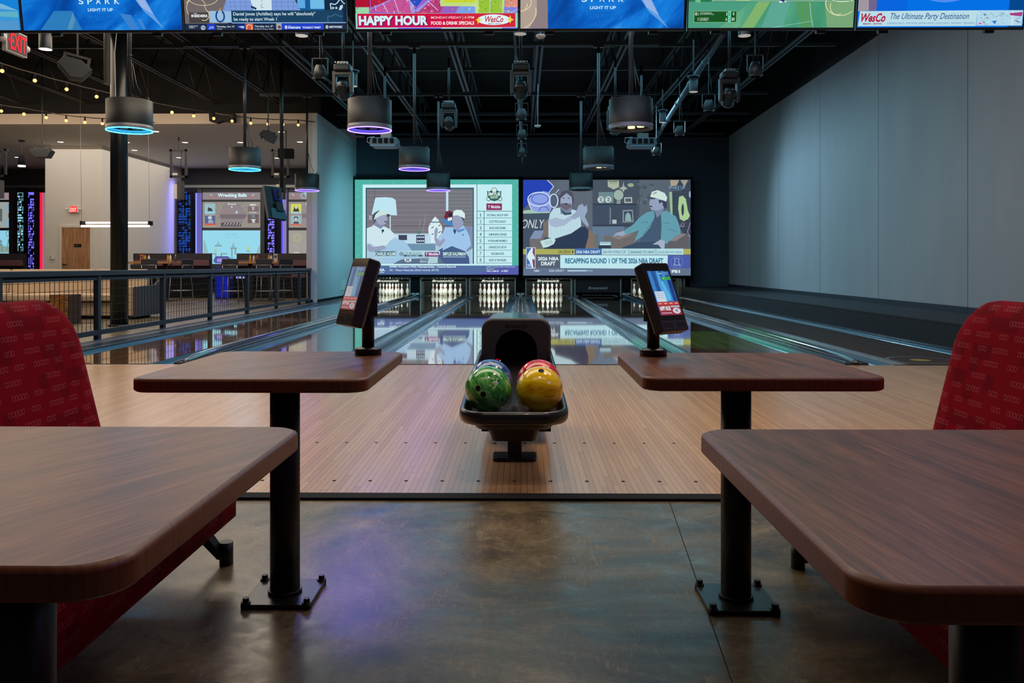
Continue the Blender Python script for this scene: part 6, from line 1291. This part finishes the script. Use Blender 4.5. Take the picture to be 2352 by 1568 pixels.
speaker('dark six sided speaker hanging in front of the pale wall block', at(97, 353, 19.5), [(-.25, .05), (-.21, .10), (.18, .12), (.25, .06), (.16, -.10), (-.12, -.10)], .13, Matrix.Rotation(R(8), 4, 'Z'), .22)
speaker('grey blue wedge speaker below the lit cylinder downlight', at(172, 158, 11.5), [(-.22, .0), (-.16, .12), (.05, .12), (.22, .02), (.12, -.14), (-.04, -.16)], .14, Matrix.Rotation(R(30), 4, 'Z') @ Matrix.Rotation(R(10), 4, 'Y'), .2)
speaker('blue grey wedge speaker on the leaning monitor pole', at(616, 314, 17.8), [(-.19, .04), (-.10, .13), (.02, .13), (.20, .02), (.12, -.15), (.0, -.10)], .10, Matrix.Rotation(R(12), 4, 'Z'), .10)
# hanging monitor and pole
p0_, p1_ = at(641, 215, 17.6), at(643, 440, 17.6); t = thing('hanging_monitor', 'dark monitor seen edge on, leaning from a black pole', 'monitor', at(632, 500, 17.6))
m = MB(); m.cyl((p0_.x, 17.75, 6.31), (p1_.x, 17.75, p1_.z), .04, BLK, n=12); m.build('pole', t)
q = [at(606, 426, 17.35), at(617, 499, 17.05), at(657, 506, 17.65), at(642, 430, 17.95)]; nb = (q[2] - q[1]).cross(q[0] - q[1]).normalized()
if nb.y > 0: nb = -nb
def qp(u, v, d): return (q[1].lerp(q[2], u)).lerp(q[0].lerp(q[3], u), v) + nb * d
def qbox(m, u0, u1, v0, v1, d0, d1, mt): m.loft([[qp(u, v, d) for u, v in ((u0, v0), (u1, v0), (u1, v1), (u0, v1))] for d in (d0, d1)], mt, smooth=False)
m = MB(); qbox(m, 0, 1, 0, 1, -.05, 0, mat('monitor_shell', (22, 27, 32), .4)); m.build('panel', t)
m = MB(); qbox(m, .18, 1, 0.0, .30, 0, .03, mat('monitor_back', (48, 84, 96), .4)); qbox(m, .45, .82, .22, .5, .03, .06, BLK)
for k in range(11): qbox(m, .06, .3, .36 + k * .05, .375 + k * .05, 0, .012, mat('monitor_vent', (60, 74, 84), .5))
qbox(m, .5, .85, .55, .9, 0, .05, mat('monitor_blue_box', (34, 40, 110), .4)); m.build('back_cover', t)
m = MB(); m.cyl(qp(.6, .6, .05), (p1_.x, 17.75, p1_.z + .12), .03, BLK, n=8); m.build('arm', t)
# hanging rectangular frames
def hframe(label, x0, x1, y0, y1, Y):
    a, b = at(x0, y0, Y), at(x1, y1, Y); t = thing('projector_hanger', label, 'frame', Vector(((a.x + b.x) / 2, Y, b.z)), group='hanging steel projector frames')
    m = MB(); m.box(a.x - .05, b.x + .05, Y - .03, Y + .03, a.z - .06, a.z, BLK); m.box(a.x, a.x + .06, Y - .03, Y + .03, b.z, a.z, mat('frame_grey', (34, 33, 35), .5)); m.box(b.x - .06, b.x, Y - .03, Y + .03, b.z, a.z, mat('frame_grey')); m.box(a.x, b.x, Y - .03, Y + .03, b.z, b.z + .06, mat('frame_grey')); m.cyl(((a.x + b.x) / 2, Y, a.z), ((a.x + b.x) / 2, Y, DROP_Z), .02, BLK, n=6); m.build('frame', t)
    m = MB(); m.box(a.x + .08, a.x + .22, Y - .04, Y, b.z + .07, b.z + .13, WHITE); m.build('power_box', t)
    m = MB(); c = (a.x + b.x) / 2; m.tube([(c + .1, Y, a.z), (c + .06, Y, (a.z + b.z) / 2), (c + .1, Y, b.z)], .01, BLKS, n=5); m.build('cable', t)
    m = MB(); m.box(c - .09, c + .0, Y - .12, Y + .12, b.z - .62, b.z - .2, WHITE); m.box(c + .0, c + .12, Y - .12, Y + .12, b.z - .62, b.z - .1, mat('box_side', (60, 60, 64), .5)); m.build('projector_box', t)
hframe('hanging black frame with a white box, left of the mid-sized cyan drum', 391, 430, 343, 408, 23.5)
hframe('hanging black frame behind the leaning monitor pole', 624, 664, 343, 408, 23.5)
hframe('hanging black frame cut off by the left edge', -26, 15, 342, 406, 23.5)
p = at(657, 352, 22.3); t = thing('hanging_speaker', 'flat black speaker box hanging right of the leaning monitor pole', 'speaker', p, group='black hanging speakers')
m = MB(); m.box(p.x - .20, p.x + .20, p.y - .1, p.y + .1, p.z - .14, p.z + .12, BLKM); m.build('cabinet', t, bevel=.01)
m = MB(); m.cyl(p + Vector((0, 0, .1)), (p.x, p.y, DROP_Z), .014, BLK, n=6); m.build('hanger', t)
# cylinder pendant with lit base, in the game room
p = at(50, 368, 24.0); t = thing('cylinder_pendant', 'small black cylinder pendant with a bright lower rim', 'pendant light', p)
m = MB(); m.cyl(p + Vector((0, 0, -.15)), p + Vector((0, 0, .15)), .095, BLKM, n=20); m.build('housing', t); m = MB(); m.cyl(p + Vector((0, 0, -.19)), p + Vector((0, 0, -.15)), .10, em((255, 246, 236), 3), n=20); m.build('lens', t)
m = MB(); m.cyl(p + Vector((0, 0, .15)), (p.x, p.y, DROP_Z - .02), .008, BLK, n=6); m.cyl((p.x, p.y, DROP_Z - .04), (p.x, p.y, DROP_Z), .09, BLK, n=12); m.build('cord', t)
# linear pendant
a, b = at(187, 512, 20.5), at(343, 521, 20.5); t = thing('linear_pendant', 'long white linear pendant light crossing behind the black column', 'pendant light', ((a.x + b.x) / 2, 20.7, b.z))
m = MB(); m.box(a.x + .05, b.x - .05, 20.60, 20.64, b.z + .095, b.z + .135, em((255, 248, 240), 4)); m.build('upper_tube', t)
m = MB(); m.box(a.x, b.x, 20.48, 20.52, b.z, b.z + .045, em((255, 248, 240), 4)); m.build('lower_tube', t)
for x in (a.x, b.x):
    m = MB(); m.box(x - .02, x + .02, 20.46, 20.66, b.z + .045, b.z + .15, BLKM); m.build('end_bar', t)
    m = MB(); m.cyl((x, 20.5, b.z + .14), (x - .04, 20.5, 6.31), .004, GREYM, n=4); m.build('suspension_wire', t)
# dark drum-like duct end seen above the header
m = MB(); p = at(508, 272, 20.8); m.prism([(-.28, .12), (-.27, -.08), (-.1, -.13), (.1, -.07), (.35, -.10), (.36, .12)], lambda a, b, c: (p.x + a, p.y + c, p.z + b), CEILM, -.1, .1); tag(m.build('duct_boot'), 'dark duct end behind the string lights', 'duct')
# wall plate
p = at(767, 657, 24.4); m = MB(); m.box(LX, LX + .02, 24.0, 24.7, .26, .56, WHITE); tag(m.build('wall_plate'), 'pale plate low on the teal wall beside the left kiosk', 'wall plate')
# projected lane logo, its light painted on as flat discs
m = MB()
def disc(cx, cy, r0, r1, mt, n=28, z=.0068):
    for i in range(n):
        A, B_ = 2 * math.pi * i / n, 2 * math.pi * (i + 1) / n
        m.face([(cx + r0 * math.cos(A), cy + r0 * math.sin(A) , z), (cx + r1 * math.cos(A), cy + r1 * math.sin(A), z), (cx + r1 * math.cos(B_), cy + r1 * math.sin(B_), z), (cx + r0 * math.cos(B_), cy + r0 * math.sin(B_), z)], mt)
disc(4.15, 8.52, .30, .34, mat('projection_blue', (110, 120, 140), .2)); disc(4.15, 8.52, .001, .10, mat('projection_gold', (190, 160, 60), .2)); tag(m.build('lane_projection'), 'round decal at the start of the lane beside the black ledge', 'projection')
